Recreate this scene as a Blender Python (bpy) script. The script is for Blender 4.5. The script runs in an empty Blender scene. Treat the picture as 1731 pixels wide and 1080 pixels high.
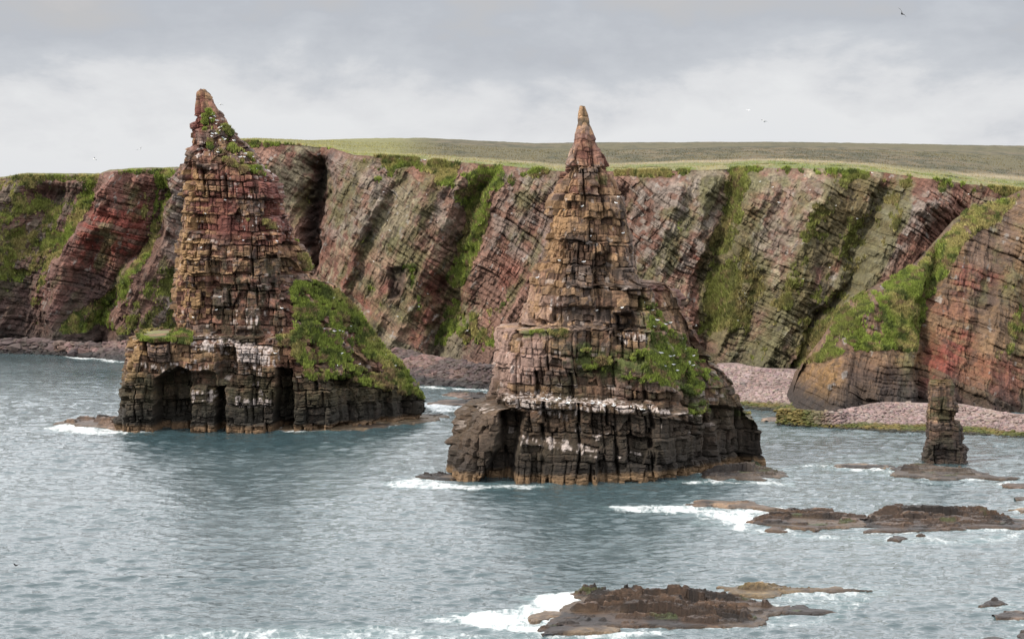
import bpy, math
import numpy as np

S = bpy.context.scene
# ------------------------------------------------------------------ camera
F = 3366.0            # focal length in photo pixels (photo 1731 x 1080)
CX, CY = 865.5, 540.0
HC = 47.0             # eye height above the sea
YH = 304.0            # eye level row in the photo
PITCH = math.atan((CY - YH) / F)
cam_d = bpy.data.cameras.new("camera")
cam = bpy.data.objects.new("camera", cam_d)
S.collection.objects.link(cam)
cam.location = (0, 0, HC)
cam.rotation_euler = (math.pi / 2 - PITCH, 0, 0)
cam_d.sensor_width = 36.0
cam_d.lens = 36.0 * F / 1731.0
cam_d.clip_start = 1.0
cam_d.clip_end = 20000.0
S.camera = cam
S.render.resolution_x = 1024
S.render.resolution_y = 638

# ------------------------------------------------------------------ world, sun, exposure
SUN_EL, SUN_AZ = math.radians(40), math.radians(-114)   # azimuth from +Y (view direction), negative = left
world = bpy.data.worlds.new("World")
S.world = world
world.use_nodes = True
nt = world.node_tree
nt.nodes.clear()
def N(tree, t, **kw):
    n = tree.nodes.new(t)
    for k, v in kw.items():
        setattr(n, k, v)
    return n
def build_world():
    L = nt.links.new
    out = N(nt, 'ShaderNodeOutputWorld')
    bg = N(nt, 'ShaderNodeBackground'); bg.inputs[1].default_value = 0.1
    sky = N(nt, 'ShaderNodeTexSky', sky_type='NISHITA', sun_disc=False)
    sky.sun_elevation = SUN_EL; sky.sun_rotation = SUN_AZ
    sky.air_density = 1.0; sky.dust_density = 2.0
    tc = N(nt, 'ShaderNodeTexCoord')
    mp = N(nt, 'ShaderNodeMapping'); mp.inputs['Scale'].default_value = (1, 1, 2.3)
    mp.inputs['Location'].default_value = (0.23, 0.0, 0.37)
    L(tc.outputs['Generated'], mp.inputs[0])
    n1 = N(nt, 'ShaderNodeTexNoise'); n1.inputs['Scale'].default_value = 7.0
    n1.inputs['Detail'].default_value = 7; n1.inputs['Roughness'].default_value = 0.55
    n1.inputs['Distortion'].default_value = 0.3
    L(mp.outputs[0], n1.inputs['Vector'])
    n2 = N(nt, 'ShaderNodeTexNoise'); n2.inputs['Scale'].default_value = 22.0
    n2.inputs['Detail'].default_value = 6; n2.inputs['Roughness'].default_value = 0.6
    L(mp.outputs[0], n2.inputs['Vector'])
    sep = N(nt, 'ShaderNodeSeparateXYZ'); L(tc.outputs['Generated'], sep.inputs[0])
    m1 = N(nt, 'ShaderNodeMath', operation='MULTIPLY_ADD')          # z + (noise-.5)*k
    L(n1.outputs['Fac'], m1.inputs[0]); m1.inputs[1].default_value = 0.14
    L(sep.outputs['Z'], m1.inputs[2])
    m2 = N(nt, 'ShaderNodeMath', operation='MULTIPLY_ADD')
    L(n2.outputs['Fac'], m2.inputs[0]); m2.inputs[1].default_value = 0.045
    L(m1.outputs[0], m2.inputs[2])
    m3 = N(nt, 'ShaderNodeMath', operation='SUBTRACT'); L(m2.outputs[0], m3.inputs[0]); m3.inputs[1].default_value = 0.0925
    m4 = N(nt, 'ShaderNodeMath', operation='MULTIPLY'); L(m3.outputs[0], m4.inputs[0]); m4.inputs[1].default_value = 4.0
    cr = N(nt, 'ShaderNodeValToRGB')
    e = cr.color_ramp.elements
    K = 0.1
    def c(r, g, b): return (r, g, b, 1)
    e[0].position = 0.0; e[0].color = c(.82, .835, .86)
    e[1].position = 1.0; e[1].color = c(.92, .92, .94)
    for p, col in ((1.05, c(.60, .58, .60)), (1.4, c(.82, .82, .85)), (.22, c(.84, .85, .865)), (.36, c(.76, .77, .795)), (.47, c(.61, .635, .68)), (.62, c(.53, .555, .605)), (.78, c(.56, .56, .575)), (.9, c(.62, .6, .6))):
        x = e.new(p / 2); x.color = col
    L(m4.outputs[0], cr.inputs[0])
    sc = N(nt, 'ShaderNodeMix', data_type='RGBA', blend_type='MULTIPLY'); sc.inputs[0].default_value = 1.0
    L(cr.outputs[0], sc.inputs[6]); sc.inputs[7].default_value = (1 / K * .98, 1 / K * .98, 1 / K * .98, 1)
    ov = N(nt, 'ShaderNodeMapRange', interpolation_type='SMOOTHSTEP'); L(sep.outputs['Z'], ov.inputs[0])     # overcast sky: brighter towards the zenith
    ov.inputs[1].default_value = .085; ov.inputs[2].default_value = .27; ov.inputs[3].default_value = 1.0; ov.inputs[4].default_value = 2.9
    sc2 = N(nt, 'ShaderNodeVectorMath', operation='SCALE'); L(sc.outputs[2], sc2.inputs[0]); L(ov.outputs[0], sc2.inputs['Scale'])
    mx = N(nt, 'ShaderNodeMix', data_type='RGBA'); mx.inputs[0].default_value = 0.94
    L(sky.outputs[0], mx.inputs[6]); L(sc2.outputs[0], mx.inputs[7])
    L(mx.outputs[2], bg.inputs[0]); L(bg.outputs[0], out.inputs[0])
build_world()
sun_d = bpy.data.lights.new("sun", 'SUN')
sun_d.energy = 5.0
sun_d.angle = math.radians(5)
sun_d.color = (1.0, 0.90, 0.77)
sun = bpy.data.objects.new("sun", sun_d)
S.collection.objects.link(sun)
from mathutils import Vector
_sd = Vector((math.sin(SUN_AZ) * math.cos(SUN_EL), math.cos(SUN_AZ) * math.cos(SUN_EL), math.sin(SUN_EL)))
sun.rotation_euler = _sd.to_track_quat('Z', 'Y').to_euler()
S.view_settings.view_transform = 'Standard'
S.view_settings.look = 'None'
S.view_settings.exposure = 0.0
S.view_settings.gamma = 1.0
S.cycles.max_bounces = 6
S.cycles.diffuse_bounces = 2
S.cycles.glossy_bounces = 3

# ------------------------------------------------------------------ projection helpers (authoring from the survey of the photo)
cp, sp = math.cos(PITCH), math.sin(PITCH)
def at(px, py, Y):
    px = np.asarray(px, float); py = np.asarray(py, float)
    xc = (px - CX) / F; yc = (CY - py) / F
    t = Y / (cp + yc * sp)
    return t * xc, HC + t * (-sp + yc * cp)
def proj(x, y, z):
    dz = z - HC
    d = y * cp - dz * sp
    u = y * sp + dz * cp
    return CX + F * x / d, CY - F * u / d
def Yground(py, z=0.0):
    yc = (CY - np.asarray(py, float)) / F
    return (z - HC) * (cp + yc * sp) / (-sp + yc * cp)
def ground(px, py, z=0.0):
    Y = Yground(py, z)
    return at(px, py, Y)[0], Y

# ------------------------------------------------------------------ noise
def _h(ix, iy, iz, seed):
    h = (ix.astype(np.int64) * 374761393 + iy.astype(np.int64) * 668265263 + iz.astype(np.int64) * 2147483647 + seed * 1274126177) & 0xFFFFFFFF
    h = ((h ^ (h >> 13)) * 1274126177) & 0xFFFFFFFF
    h = ((h ^ (h >> 16)) * 2246822519) & 0xFFFFFFFF
    h = h ^ (h >> 15)
    return (h & 0xFFFFFF) / float(0xFFFFFF)
def vnoise(x, y, z, seed=0):
    x, y, z = np.broadcast_arrays(np.asarray(x, float), np.asarray(y, float), np.asarray(z, float))
    ix, iy, iz = np.floor(x), np.floor(y), np.floor(z)
    fx, fy, fz = x - ix, y - iy, z - iz
    fx = fx * fx * (3 - 2 * fx); fy = fy * fy * (3 - 2 * fy); fz = fz * fz * (3 - 2 * fz)
    r = 0
    for a in (0, 1):
        wa = fx if a else 1 - fx
        for b in (0, 1):
            wb = fy if b else 1 - fy
            for c in (0, 1):
                wc = fz if c else 1 - fz
                r = r + wa * wb * wc * _h(ix + a, iy + b, iz + c, seed)
    return r
def fbm(x, y, z, oct=4, seed=0, gain=0.5):
    r = 0; a = 1.0; t = 0
    for i in range(oct):
        r = r + a * vnoise(x, y, z, seed + 17 * i); t += a
        x = x * 2.03 + 5.1; y = y * 2.03 + 1.7; z = z * 2.03 + 9.2; a *= gain
    return r / t
def ridged(x, y, z, oct=3, seed=0):
    r = 0; a = 1.0; t = 0
    for i in range(oct):
        r = r + a * (1 - np.abs(2 * vnoise(x, y, z, seed + 31 * i) - 1)); t += a
        x = x * 2.1 + 3.3; y = y * 2.1 + 7.7; z = z * 2.1 + 1.2; a *= 0.5
    return r / t
def sstep(a, b, x):
    t = np.clip((x - a) / (b - a), 0, 1)
    return t * t * (3 - 2 * t)
def mix3(c, col, m):
    m = np.clip(m, 0, 1)[..., None]
    return c * (1 - m) + np.asarray(col, float) * m
def blocks(u, w, z, bed, joint, seed):
    """bedded, jointed rock: a random value per block and the distance (m) to the nearest bed plane and joint"""
    b = z / bed
    b = b + 0.62 * (2 * vnoise(b * 0.5, 0.5, 0.5, seed + 1) - 1)
    bi = np.floor(b); fb = b - bi
    zero = np.zeros_like(bi)
    off = _h(bi, zero, zero, seed + 2) * 7
    spc = joint * (0.55 + 1.0 * _h(bi, zero + 3, zero, seed + 3))
    cu = u / spc + off
    cu = cu + 0.55 * (2 * vnoise(cu * 0.55, bi * 3.3, 0.5, seed + 4) - 1)
    ui = np.floor(cu); fu = cu - ui
    cw = w / spc + off * 1.7
    wi = np.floor(cw)
    h = _h(bi, ui, wi, seed + 5)
    h2 = _h(bi, ui, wi, seed + 6)
    eb = np.minimum(fb, 1 - fb) * bed
    eu = np.minimum(fu, 1 - fu) * spc
    hb = _h(bi, zero, zero + 9, seed + 7)
    return h, h2, eb, eu, hb, fb

def poly_sd(px, py, poly):
    """signed distance to polygon, positive inside"""
    P = np.asarray(poly, float)
    shp = px.shape
    x = px.ravel(); y = py.ravel()
    d = np.full(x.shape, 1e18); ins = np.zeros(x.shape, bool)
    n = len(P)
    for i in range(n):
        ax, ay = P[i]; bx, by = P[(i + 1) % n]
        ex, ey = bx - ax, by - ay
        t = np.clip(((x - ax) * ex + (y - ay) * ey) / (ex * ex + ey * ey + 1e-12), 0, 1)
        d = np.minimum(d, (x - ax - t * ex) ** 2 + (y - ay - t * ey) ** 2)
        if ay != by:
            c = ((ay > y) != (by > y)) & (x < (bx - ax) * (y - ay) / (by - ay) + ax)
            ins ^= c
    d = np.sqrt(d)
    return np.where(ins, d, -d).reshape(shp)
def stroke(px, py, pts, r, soft=1.0):
    """1 on a polyline with radius r (px), falling to 0 at r*(1+soft)"""
    d = np.full(px.shape, 1e18)
    for (ax, ay), (bx, by) in zip(pts[:-1], pts[1:]):
        ex, ey = bx - ax, by - ay
        t = np.clip(((px - ax) * ex + (py - ay) * ey) / (ex * ex + ey * ey + 1e-9), 0, 1)
        d = np.minimum(d, np.hypot(px - ax - t * ex, py - ay - t * ey))
    return 1 - sstep(r, r * (1 + soft) + 1e-6, d)
def area(px, py, poly, soft):
    return sstep(-soft, soft, poly_sd(px, py, poly))

# ------------------------------------------------------------------ materials
def rock_material(name, bump=0.5, scale=1.0, rough=0.85, vary=0.55, tone=0.455):
    m = bpy.data.materials.new(name); m.use_nodes = True
    t = m.node_tree; L = t.links.new; t.nodes.clear()
    out = N(t, 'ShaderNodeOutputMaterial'); b = N(t, 'ShaderNodeBsdfPrincipled')
    at_ = N(t, 'ShaderNodeAttribute', attribute_name='Col')
    g = N(t, 'ShaderNodeNewGeometry')
    n = N(t, 'ShaderNodeTexNoise'); n.inputs['Scale'].default_value = 1.7 * scale; n.inputs['Detail'].default_value = 8; n.inputs['Roughness'].default_value = 0.7
    L(g.outputs['Position'], n.inputs['Vector'])
    mr = N(t, 'ShaderNodeMapRange'); mr.inputs[1].default_value = 0.3; mr.inputs[2].default_value = 0.7
    mr.inputs[3].default_value = (1 - vary) * tone; mr.inputs[4].default_value = (1 + vary) * tone
    L(n.outputs['Fac'], mr.inputs[0])
    mm = N(t, 'ShaderNodeMix', data_type='RGBA', blend_type='MULTIPLY'); mm.inputs[0].default_value = 1
    cmb = N(t, 'ShaderNodeCombineColor')
    for i in range(3): L(mr.outputs[0], cmb.inputs[i])
    L(at_.outputs['Color'], mm.inputs[6]); L(cmb.outputs[0], mm.inputs[7])
    L(mm.outputs[2], b.inputs['Base Color'])
    b.inputs['Roughness'].default_value = rough
    b.inputs['Specular IOR Level'].default_value = 0.25
    v = N(t, 'ShaderNodeTexNoise'); v.inputs['Scale'].default_value = 3.5 * scale; v.inputs['Detail'].default_value = 6; v.inputs['Roughness'].default_value = 0.75
    L(g.outputs['Position'], v.inputs['Vector'])
    bp = N(t, 'ShaderNodeBump'); bp.inputs['Strength'].default_value = bump; bp.inputs['Distance'].default_value = 0.25 / scale
    L(v.outputs['Fac'], bp.inputs['Height']); L(bp.outputs[0], b.inputs['Normal'])
    L(b.outputs[0], out.inputs[0])
    return m
M_ROCK = rock_material('sandstone', 0.6, 1.0)
M_CLIFF = rock_material('cliff_rock', 0.7, 0.7, 0.9, 0.5)
M_REEF = rock_material('wet_reef_rock', 0.9, 1.6, 0.48, 0.6)
M_GRASS = rock_material('turf', 0.3, 1.2, 0.95, 0.35, 0.42)
M_TUFT = rock_material('grass_blades', 0.0, 1.2, 0.95, 0.25, 0.90)
def _tl(m):
    t = m.node_tree; L = t.links.new
    p = [n for n in t.nodes if n.type == 'BSDF_PRINCIPLED'][0]; o = [n for n in t.nodes if n.type == 'OUTPUT_MATERIAL'][0]
    src = p.inputs['Base Color'].links[0].from_socket
    tr = N(t, 'ShaderNodeBsdfTranslucent'); L(src, tr.inputs[0]); mx = N(t, 'ShaderNodeMixShader'); mx.inputs[0].default_value = .42
    L(p.outputs[0], mx.inputs[1]); L(tr.outputs[0], mx.inputs[2]); L(mx.outputs[0], o.inputs[0])
_tl(M_TUFT)
M_PEB = rock_material('shingle', 0.3, 1.5, 0.85, 0.3)

def make_mesh(name, co, faces, col=None, mat=None, parent=None, smooth=False, attrs=None):
    me = bpy.data.meshes.new(name)
    co = np.asarray(co, np.float32); faces = np.asarray(faces, np.int32)
    nf, k = faces.shape
    me.vertices.add(len(co)); me.vertices.foreach_set('co', co.ravel())
    me.loops.add(nf * k); me.loops.foreach_set('vertex_index', faces.ravel())
    me.polygons.add(nf)
    me.polygons.foreach_set('loop_start', np.arange(0, nf * k, k, dtype=np.int32))
    me.polygons.foreach_set('loop_total', np.full(nf, k, np.int32))
    me.polygons.foreach_set('use_smooth', np.full(nf, smooth, bool))
    if col is not None:
        a = me.color_attributes.new('Col', 'FLOAT_COLOR', 'POINT')
        c4 = np.ones((len(co), 4), np.float32); c4[:, :3] = np.clip(col.reshape(-1, 3), 0, 1)
        a.data.foreach_set('color', c4.ravel())
    for k_, v_ in (attrs or {}).items():
        a = me.attributes.new(k_, 'FLOAT', 'POINT'); a.data.foreach_set('value', np.asarray(v_, np.float32).ravel())
    me.update(calc_edges=True)
    if mat: me.materials.append(mat)
    o = bpy.data.objects.new(name, me)
    S.collection.objects.link(o)
    if parent is not None: o.parent = parent
    return o
def grid_faces(nr, nc, wrap=False):
    i = np.arange(nr * nc).reshape(nr, nc)
    if wrap: i = np.concatenate([i, i[:, :1]], 1)
    return np.stack([i[:-1, :-1], i[:-1, 1:], i[1:, 1:], i[1:, :-1]], -1).reshape(-1, 4)
def tag(o, label=None, cat=None, group=None, kind=None):
    if label: o['label'] = label
    if cat: o['category'] = cat
    if group: o['group'] = group
    if kind: o['kind'] = kind
    return o
def empty(name, loc=(0, 0, 0)):
    o = bpy.data.objects.new(name, None); S.collection.objects.link(o); o.location = loc
    return o
def local(o, parent):
    """keep world-built geometry in place under a parent that stands at its own base"""
    o.parent = parent
    o.matrix_parent_inverse = parent.matrix_basis.inverted() if False else o.matrix_parent_inverse
    me = o.data
    n = len(me.vertices); c = np.empty(n * 3, np.float32); me.vertices.foreach_get('co', c)
    c = c.reshape(-1, 3) - np.array(parent.location, np.float32)
    me.vertices.foreach_set('co', c.ravel()); me.update()
    return o

GR = (0.190, 0.250, 0.055); GR2 = (0.30, 0.28, 0.115); GRD = (0.085, 0.115, 0.035)
def grass_col(x, y, z, seed):
    a = fbm(x * .12, y * .12, z * .12, 4, seed); b = fbm(x * .7, y * .7, z * .7, 3, seed + 5)
    c = np.zeros(x.shape + (3,)) + GR
    c = mix3(c, GR2, sstep(.45, .62, a))
    c = mix3(c, GRD, sstep(.48, .66, b))
    c = mix3(c, (.20, .14, .09), .8 * sstep(.58, .68, fbm(x * .5, y * .5, z * .9, 4, seed + 9, .6)))
    return c
def tufts(name, X, Y, Z, C, prob, n, h, seed, mat, parent=None, lean=(0, 0)):
    rg = np.random.default_rng(seed)
    p = prob.ravel(); p = p / p.sum()
    k = rg.choice(p.size, n, p=p)
    x = X.ravel()[k] + rg.normal(0, .12, n); y = Y.ravel()[k] - .05 + rg.normal(0, .08, n); z = Z.ravel()[k]
    col = C.reshape(-1, 3)[k] * rg.uniform(.6, 1.5, (n, 1)) * np.array([1, 1, 1])
    vs = []; cs = []
    for j in range(3):
        a = rg.uniform(0, math.tau, n); w = rg.uniform(.06, .16, n) * h / .45; hh = h * rg.uniform(.5, 1.3, n)
        dx, dy = np.cos(a) * w, np.sin(a) * w
        b = rg.uniform(0, math.tau, n); l = hh * rg.uniform(.2, .8, n)
        v = np.stack([np.stack([x - dx, y - dy, z - .1], 1), np.stack([x + dx, y + dy, z - .1], 1),
                      np.stack([x + np.cos(b) * l + lean[0] * hh, y + np.sin(b) * l + lean[1] * hh, z + hh], 1)], 1)
        vs.append(v.reshape(-1, 3)); cs.append(np.repeat(col * rg.uniform(.85, 1.15, (n, 1)), 3, 0))
    v = np.concatenate(vs); c = np.concatenate(cs)
    f = np.arange(len(v)).reshape(-1, 3)
    return make_mesh(name, v, f, c * np.array([1.12, 1.05, 1.0]), mat, parent)

# ================================================================== sea stacks
GULLS = []      # perch spots collected while the stacks are built: (stack key, x, y, z)
def build_stack(key, name, Y0, left, right, depth, back, n_exp, dip, feats, paint, dz=0.15, nx=420, nb=120, slope=None,
                amp=1.0, seed=1, turf=0, tuft_h=.45, label=None, beds=(1.0, 3.0, 7.0)):
    """left/right: silhouette rows [(px,py)...] at the stack's own middle plane; depth: [(py, metres)] from the middle to its front face"""
    lx, lz = at([p[0] for p in left], [p[1] for p in left], Y0)
    rx, rz = at([p[0] for p in right], [p[1] for p in right], Y0)
    ztop = min(lz.max(), rz.max())
    zs = np.arange(-2.0, ztop, dz); zs[-1] = ztop
    for (pa, pb) in feats.get('ledges', []):
        za, zb_ = at(CX, pb, Y0 - 8)[1], at(CX, pa, Y0 - 8)[1]
        zs = np.concatenate([zs[(zs < za) | (zs > zb_)], np.arange(za, zb_, .022)]); zs.sort()
    o = np.argsort(lz, kind='stable'); xl = np.interp(zs, lz[o], lx[o])
    o = np.argsort(rz, kind='stable'); xr = np.interp(zs, rz[o], rx[o])
    xr = np.maximum(xr, xl + .15)
    s = np.linspace(0, 1, nx); vf = -np.cos(np.pi * (s * .985 + .0075)); vf = .55 * vf + .45 * np.sign(vf) * np.abs(vf) ** 1.0
    vf = vf * .3 + .7 * (2 * s - 1); vf = np.clip(vf, -1, 1); vf[0], vf[-1] = -1, 1
    vb = np.linspace(1, -1, nb + 2)[1:-1]
    v = np.concatenate([vf, vb]); isf = np.concatenate([np.ones(nx), np.zeros(nb)])[None, :]
    V, Z = np.meshgrid(v, zs)
    XL, XR = xl[:, None], xr[:, None]
    X = (XL + XR) / 2 + (XR - XL) / 2 * V
    _, pz = at(np.full(len(depth), CX), [d[0] for d in depth], Y0 - 6)
    _, pyr = proj(X, np.full_like(X, Y0 - 6), Z)
    pxr, _ = proj(X, np.full_like(X, Y0 - 6), Z)
    pyd = pyr - dip * (pxr - feats.get('xref', CX))
    dd = sorted(depth)
    D = np.interp(pyd, [d[0] for d in dd], [d[1] for d in dd])
    hw = (XR - XL) / 2
    RL = np.minimum(feats.get('rl', 7.0), hw); RR = np.minimum(feats.get('rr', 9.0), hw)
    cl = np.clip((X - XL) / RL, 0, 1); cr_ = np.clip((XR - X) / RR, 0, 1)
    shape = np.clip(1 - (1 - cl) ** n_exp, 0, 1) ** .5 * np.clip(1 - (1 - cr_) ** n_exp, 0, 1) ** .5
    Df = D * shape
    if slope:                      # a ramp that falls away from the body towards its right hand edge
        k, pyb, x0 = slope
        xs = np.interp(np.maximum(Z, at(CX, pyb, Y0)[1]), zs, xr)
        lim = np.maximum(k * (xs - X), 0) ** 1.0 * 1.0 + .5
        Df = np.minimum(Df, np.where(X > at(x0, pyb, Y0)[0], np.maximum(lim, 0), 1e9))
    Db = -back * np.minimum(1, (ztop - Z) / 18 + .12) * np.clip(1 - np.abs(V) ** 2.2, 0, 1) ** (1 / 2.2)
    Yy = Y0 - np.where(isf > 0, Df, Db)
    px, py = proj(X, Yy, Z)
    wob = fbm(X * .25, Yy * .25, Z * .25, 3, seed) - .5
    wf = fbm(X * .9, Yy * .9, Z * .9, 2, seed + 2) - .5
    push = np.zeros_like(X)
    for (poly, amt, soft) in feats.get('push', []):
        push += amt * area(px + wob * 10 + wf * 8, py + wob * 7 + wf * 5, poly, soft)
    push *= isf * np.clip(shape * 1.6, 0, 1)
    Yb = Yy - push
    # outward horizontal normal
    dX = np.roll(X, -1, 1) - np.roll(X, 1, 1); dY = np.roll(Yy, -1, 1) - np.roll(Yy, 1, 1)
    ln = np.hypot(dX, dY) + 1e-9
    nxn, nyn = dY / ln, -dX / ln
    for _ in range(4):
        nxn = (np.roll(nxn, 1, 1) + nxn + np.roll(nxn, -1, 1)) / 3; nyn = (np.roll(nyn, 1, 1) + nyn + np.roll(nyn, -1, 1)) / 3
    tilt = Z + dip * 1.0 * X + 0.9 * (fbm(X * .09, Yy * .09, Z * .10, 3, seed + 3) - .5)
    fade = np.clip((ztop - Z) / 7, .65, 1) * np.clip((XR - XL) / feats.get('fw', 11.0), .2, 1)
    jw = 1.6 * (fbm(X * .12, Yy * .12, Z * .16, 3, seed + 8) - .5)
    u, w = X * .97 + Yy * .24 + jw, Yy * .97 - X * .24 + jw
    plain = sstep(.44, .58, fbm(X * .16, Yy * .16, Z * .22, 3, seed + 9))
    hL, _, ebL, euL, _, _ = blocks(u, w, tilt, beds[2], 6.0, seed + 10)
    hM, hM2, ebM, euM, hbM, _ = blocks(u, w, tilt, beds[1], 3.7, seed + 20)
    hS, hS2, ebS, euS, hbS, fbS = blocks(u, w, tilt, beds[0], 1.6, seed + 30)
    hT, hT2, ebT, euT, hbT, _ = blocks(u, w, tilt, beds[0] * .5, .75, seed + 40)
    msk = lambda k: sum([area(px + wob * 14, py + wob * 14, p, q) * a_ for (p, q, a_) in feats.get(k, [])]) if feats.get(k) else np.zeros_like(X)
    g_area = np.clip(msk('grass') - msk('bare'), 0, 1)
    gn = fbm(X * .45, Yy * .45, Z * .6, 4, seed + 50)
    gf = fbm(X * 1.3, Yy * 1.3, Z * 1.5, 3, seed + 51)
    g = sstep(.5, .60, g_area * .62 + (gn - .5) * 1.05 + (gf - .5) * .6) * (g_area > .02)
    smoothk = 1 - .78 * g
    d = 1.7 * (hL - .5) + 1.35 * (hM - .5) * (1 + .4 * (hM2 > .8)) + .85 * (hS - .5) * np.where(hM2 > .55, .35, 1.0) + .16 * (hT - .5)
    d += .35 * (hbM - .5) + .2 * (hbS - .5)
    deep = (hS2 > .93) * -.8 + (hM2 < .08) * -1.1
    mass = np.where(hM2 > .55, .25, 1.0)
    side = np.where(isf > 0, 1 - .65 * np.abs(V) ** 8, 1)
    crack = -.46 * mass * np.exp(-(ebS / .09) ** 2) * (hbS > .25) - .5 * mass * np.exp(-(euS / .09) ** 2) - .8 * np.exp(-(euM / .14) ** 2) - .7 * np.exp(-(ebM / .12) ** 2) \
        - 1.9 * np.exp(-(euL / .26) ** 2) * (hL > .4) - .15 * np.exp(-(ebT / .07) ** 2) * (hT2 > .5)
    crack = 1.15 * crack * side * (1 - .75 * plain)
    d = (d * (1 - .3 * plain) + deep + crack - .55 * amp * np.clip((XR - XL) / 16, .1, 1) - .25 * np.abs(V) ** 6 * isf) * smoothk * amp * fade
    d += .7 * g * (fbm(X * .35, Yy * .35, Z * .35, 4, seed + 63) - .5)
    d += 1.1 * (fbm(X * .12, Yy * .12, Z * .12, 4, seed + 60) - .5) * fade + .25 * (fbm(X * 1.1, Yy * 1.1, Z * 1.4, 3, seed + 61) - .5)
    X2 = X + nxn * d; Y2 = Yb + nyn * d; Z2 = Z + .12 * (hS2 - .5) * smoothk + .7 * (fbm(X * .7, Yb * .7, 0 * X, 3, seed + 62) - .5)
    # paint: surface colour of the stone, growth and droppings, plus shade from any dark mask
    P = dict(px=px, py=py, X=X2, Y=Y2, Z=Z2, hS=hS, hM=hM, hT=hT, hL=hL, hS2=hS2, hbS=hbS, hbM=hbM, hM2=hM2, hT2=hT2, ebS=ebS, euS=euS, ebM=ebM, fbS=fbS, d=d, msk=msk, wob=wob, seed=seed, Vv=V, pyd=pyd)
    C = paint(P)
    gc = grass_col(X2, Y2, Z2, seed + 70)
    C = np.where((g > .45)[..., None], gc, C) * 1.0
    root = empty(name, (float((xl[14] + xr[14]) / 2), Y0, 0.0))
    co = np.stack([X2, Y2, Z2], -1).reshape(-1, 3)
    fs = grid_faces(len(zs), len(v), True)
    # cap the top
    top = co[-len(v):].mean(0) + np.array([0, 0, .15]); co = np.vstack([co, top])
    C = np.vstack([C.reshape(-1, 3), C.reshape(-1, 3)[-1:]])
    b0 = (len(zs) - 1) * len(v)
    cap = np.array([[b0 + i, b0 + (i + 1) % len(v), len(co) - 1, len(co) - 1] for i in range(0, len(v))])
    rock = make_mesh('rock_body', co, fs, C, M_ROCK)
    local(rock, root)
    capm = None
    if turf:
        rd = np.linalg.norm(np.diff(np.stack([X2, Y2, Z2]), axis=1, append=np.stack([X2, Y2, Z2])[:, -1:]), axis=0)
        pr = g * np.clip(rd / dz, .1, 60)
        t = tufts('turf_cover', X2, Y2, Z2, gc, pr + 1e-12, turf, tuft_h, seed + 80, M_TUFT)
        local(t, root); tag(t, kind='stuff')
    # gull perches: on ledges and in turf
    rg = np.random.default_rng(seed + 90)
    pr = (isf * (msk('gulls') + 1e-9) * np.ones_like(X)).ravel(); pr /= pr.sum()
    for k in rg.choice(pr.size, feats.get('n_gulls', 0), p=pr, replace=False):
        GULLS.append((key, float(X2.ravel()[k] + nxn.ravel()[k] * .15), float(Y2.ravel()[k] + nyn.ravel()[k] * .25), float(Z2.ravel()[k]), rg.uniform(0, 6.28)))
    return root

def rock_palette(P, reds, tans, greys):
    """per-block mixture of bed colours"""
    X, Y, Z = P['X'], P['Y'], P['Z']
    a = P['hbM'] * .5 + P['hS'] * .5; b = P['hM'] * .6 + P['hT'] * .4
    C = np.zeros(X.shape + (3,)) + reds
    C = mix3(C, tans, sstep(.45, .75, a)); C = mix3(C, greys, sstep(.5, .8, b))
    C = C * (.50 + .85 * P['hS2'] ** 1.4 + .25 * (P['hT2'] - .5))[..., None] * (.8 + .45 * P['hL'])[..., None]
    C = C * (.72 + .56 * fbm(X * .9, Y * .9, Z * 1.3, 4, P['seed'] + 5))[..., None]
    # dark weathering streaks running down
    st = fbm(X * 1.3, Y * 1.3, Z * .12, 4, P['seed'] + 6)
    C = C * (1 - .62 * sstep(.50, .64, st))[..., None]
    return C

def paint1(P):
    px, py, X, Y, Z, msk = P['px'], P['py'], P['X'], P['Y'], P['Z'], P['msk']
    sd = P['seed']
    C = rock_palette(P, (.32, .160, .110), (.47, .290, .160), (.26, .18, .145))
    n = fbm(X * .35, Y * .35, Z * .35, 4, sd + 11); n2 = fbm(X * 1.1, Y * 1.1, Z * 1.1, 4, sd + 12)
    C = mix3(C, (.22, .070, .055), msk('red') * sstep(.35, .55, n))
    C = mix3(C, (.43, .265, .125), msk('ochre') * sstep(.46, .60, n * .35 + n2 * .25 + P['hS'] * .42))
    C = mix3(C, (.060, .062, .030), .8 * msk('olive') * sstep(.42, .56, n * .6 + n2 * .4))
    low = 1 - sstep(6, 17, Z + 6 * (n - .5) + 2.5 * (P['hM'] - .5))
    C = mix3(C, (.062, .055, .028), .78 * low)
    C = mix3(C, (.030, .028, .026), .8 * (1 - sstep(2.5, 8, Z + 4 * (n - .5))))
    gst = fbm(X * 2.2, Y * 2.2, Z * .35, 3, sd + 14)
    gm = msk('guano')
    C = mix3(C, (.62, .53, .49), sstep(.48, .66, gm * .5 + (gst - .5) * 1.5 + (P['hT'] - .5) * .3 + (n2 - .5) * .7) * (gm > .03))
    sp_ = (P['hT2'] > .975) & (Z > 8)
    C = mix3(C, (.55, .47, .42), .6 * sp_)
    C = mix3(C, (.27, .17, .095), (1 - sstep(.7, 1.5, Z + .8 * (n2 - .5))) * .85)
    return C
ST1_L = [(338, 152), (332, 157), (329, 178), (327, 205), (317, 211), (317, 248), (308, 258), (305, 285), (305, 320), (300, 380), (296, 440), (292, 500), (293, 556), (292, 561), (222, 563), (218, 600), (212, 650), (205, 700), (203, 740), (200, 760)]
ST1_R = [(346, 152), (356, 161), (369, 182), (389, 203), (404, 230), (434, 259), (455, 285), (470, 300), (480, 330), (487, 365), (505, 395), (522, 430), (535, 470), (570, 482), (590, 505), (625, 545), (655, 590), (690, 622), (710, 648), (718, 672), (716, 700), (719, 740), (719, 760)]
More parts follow.
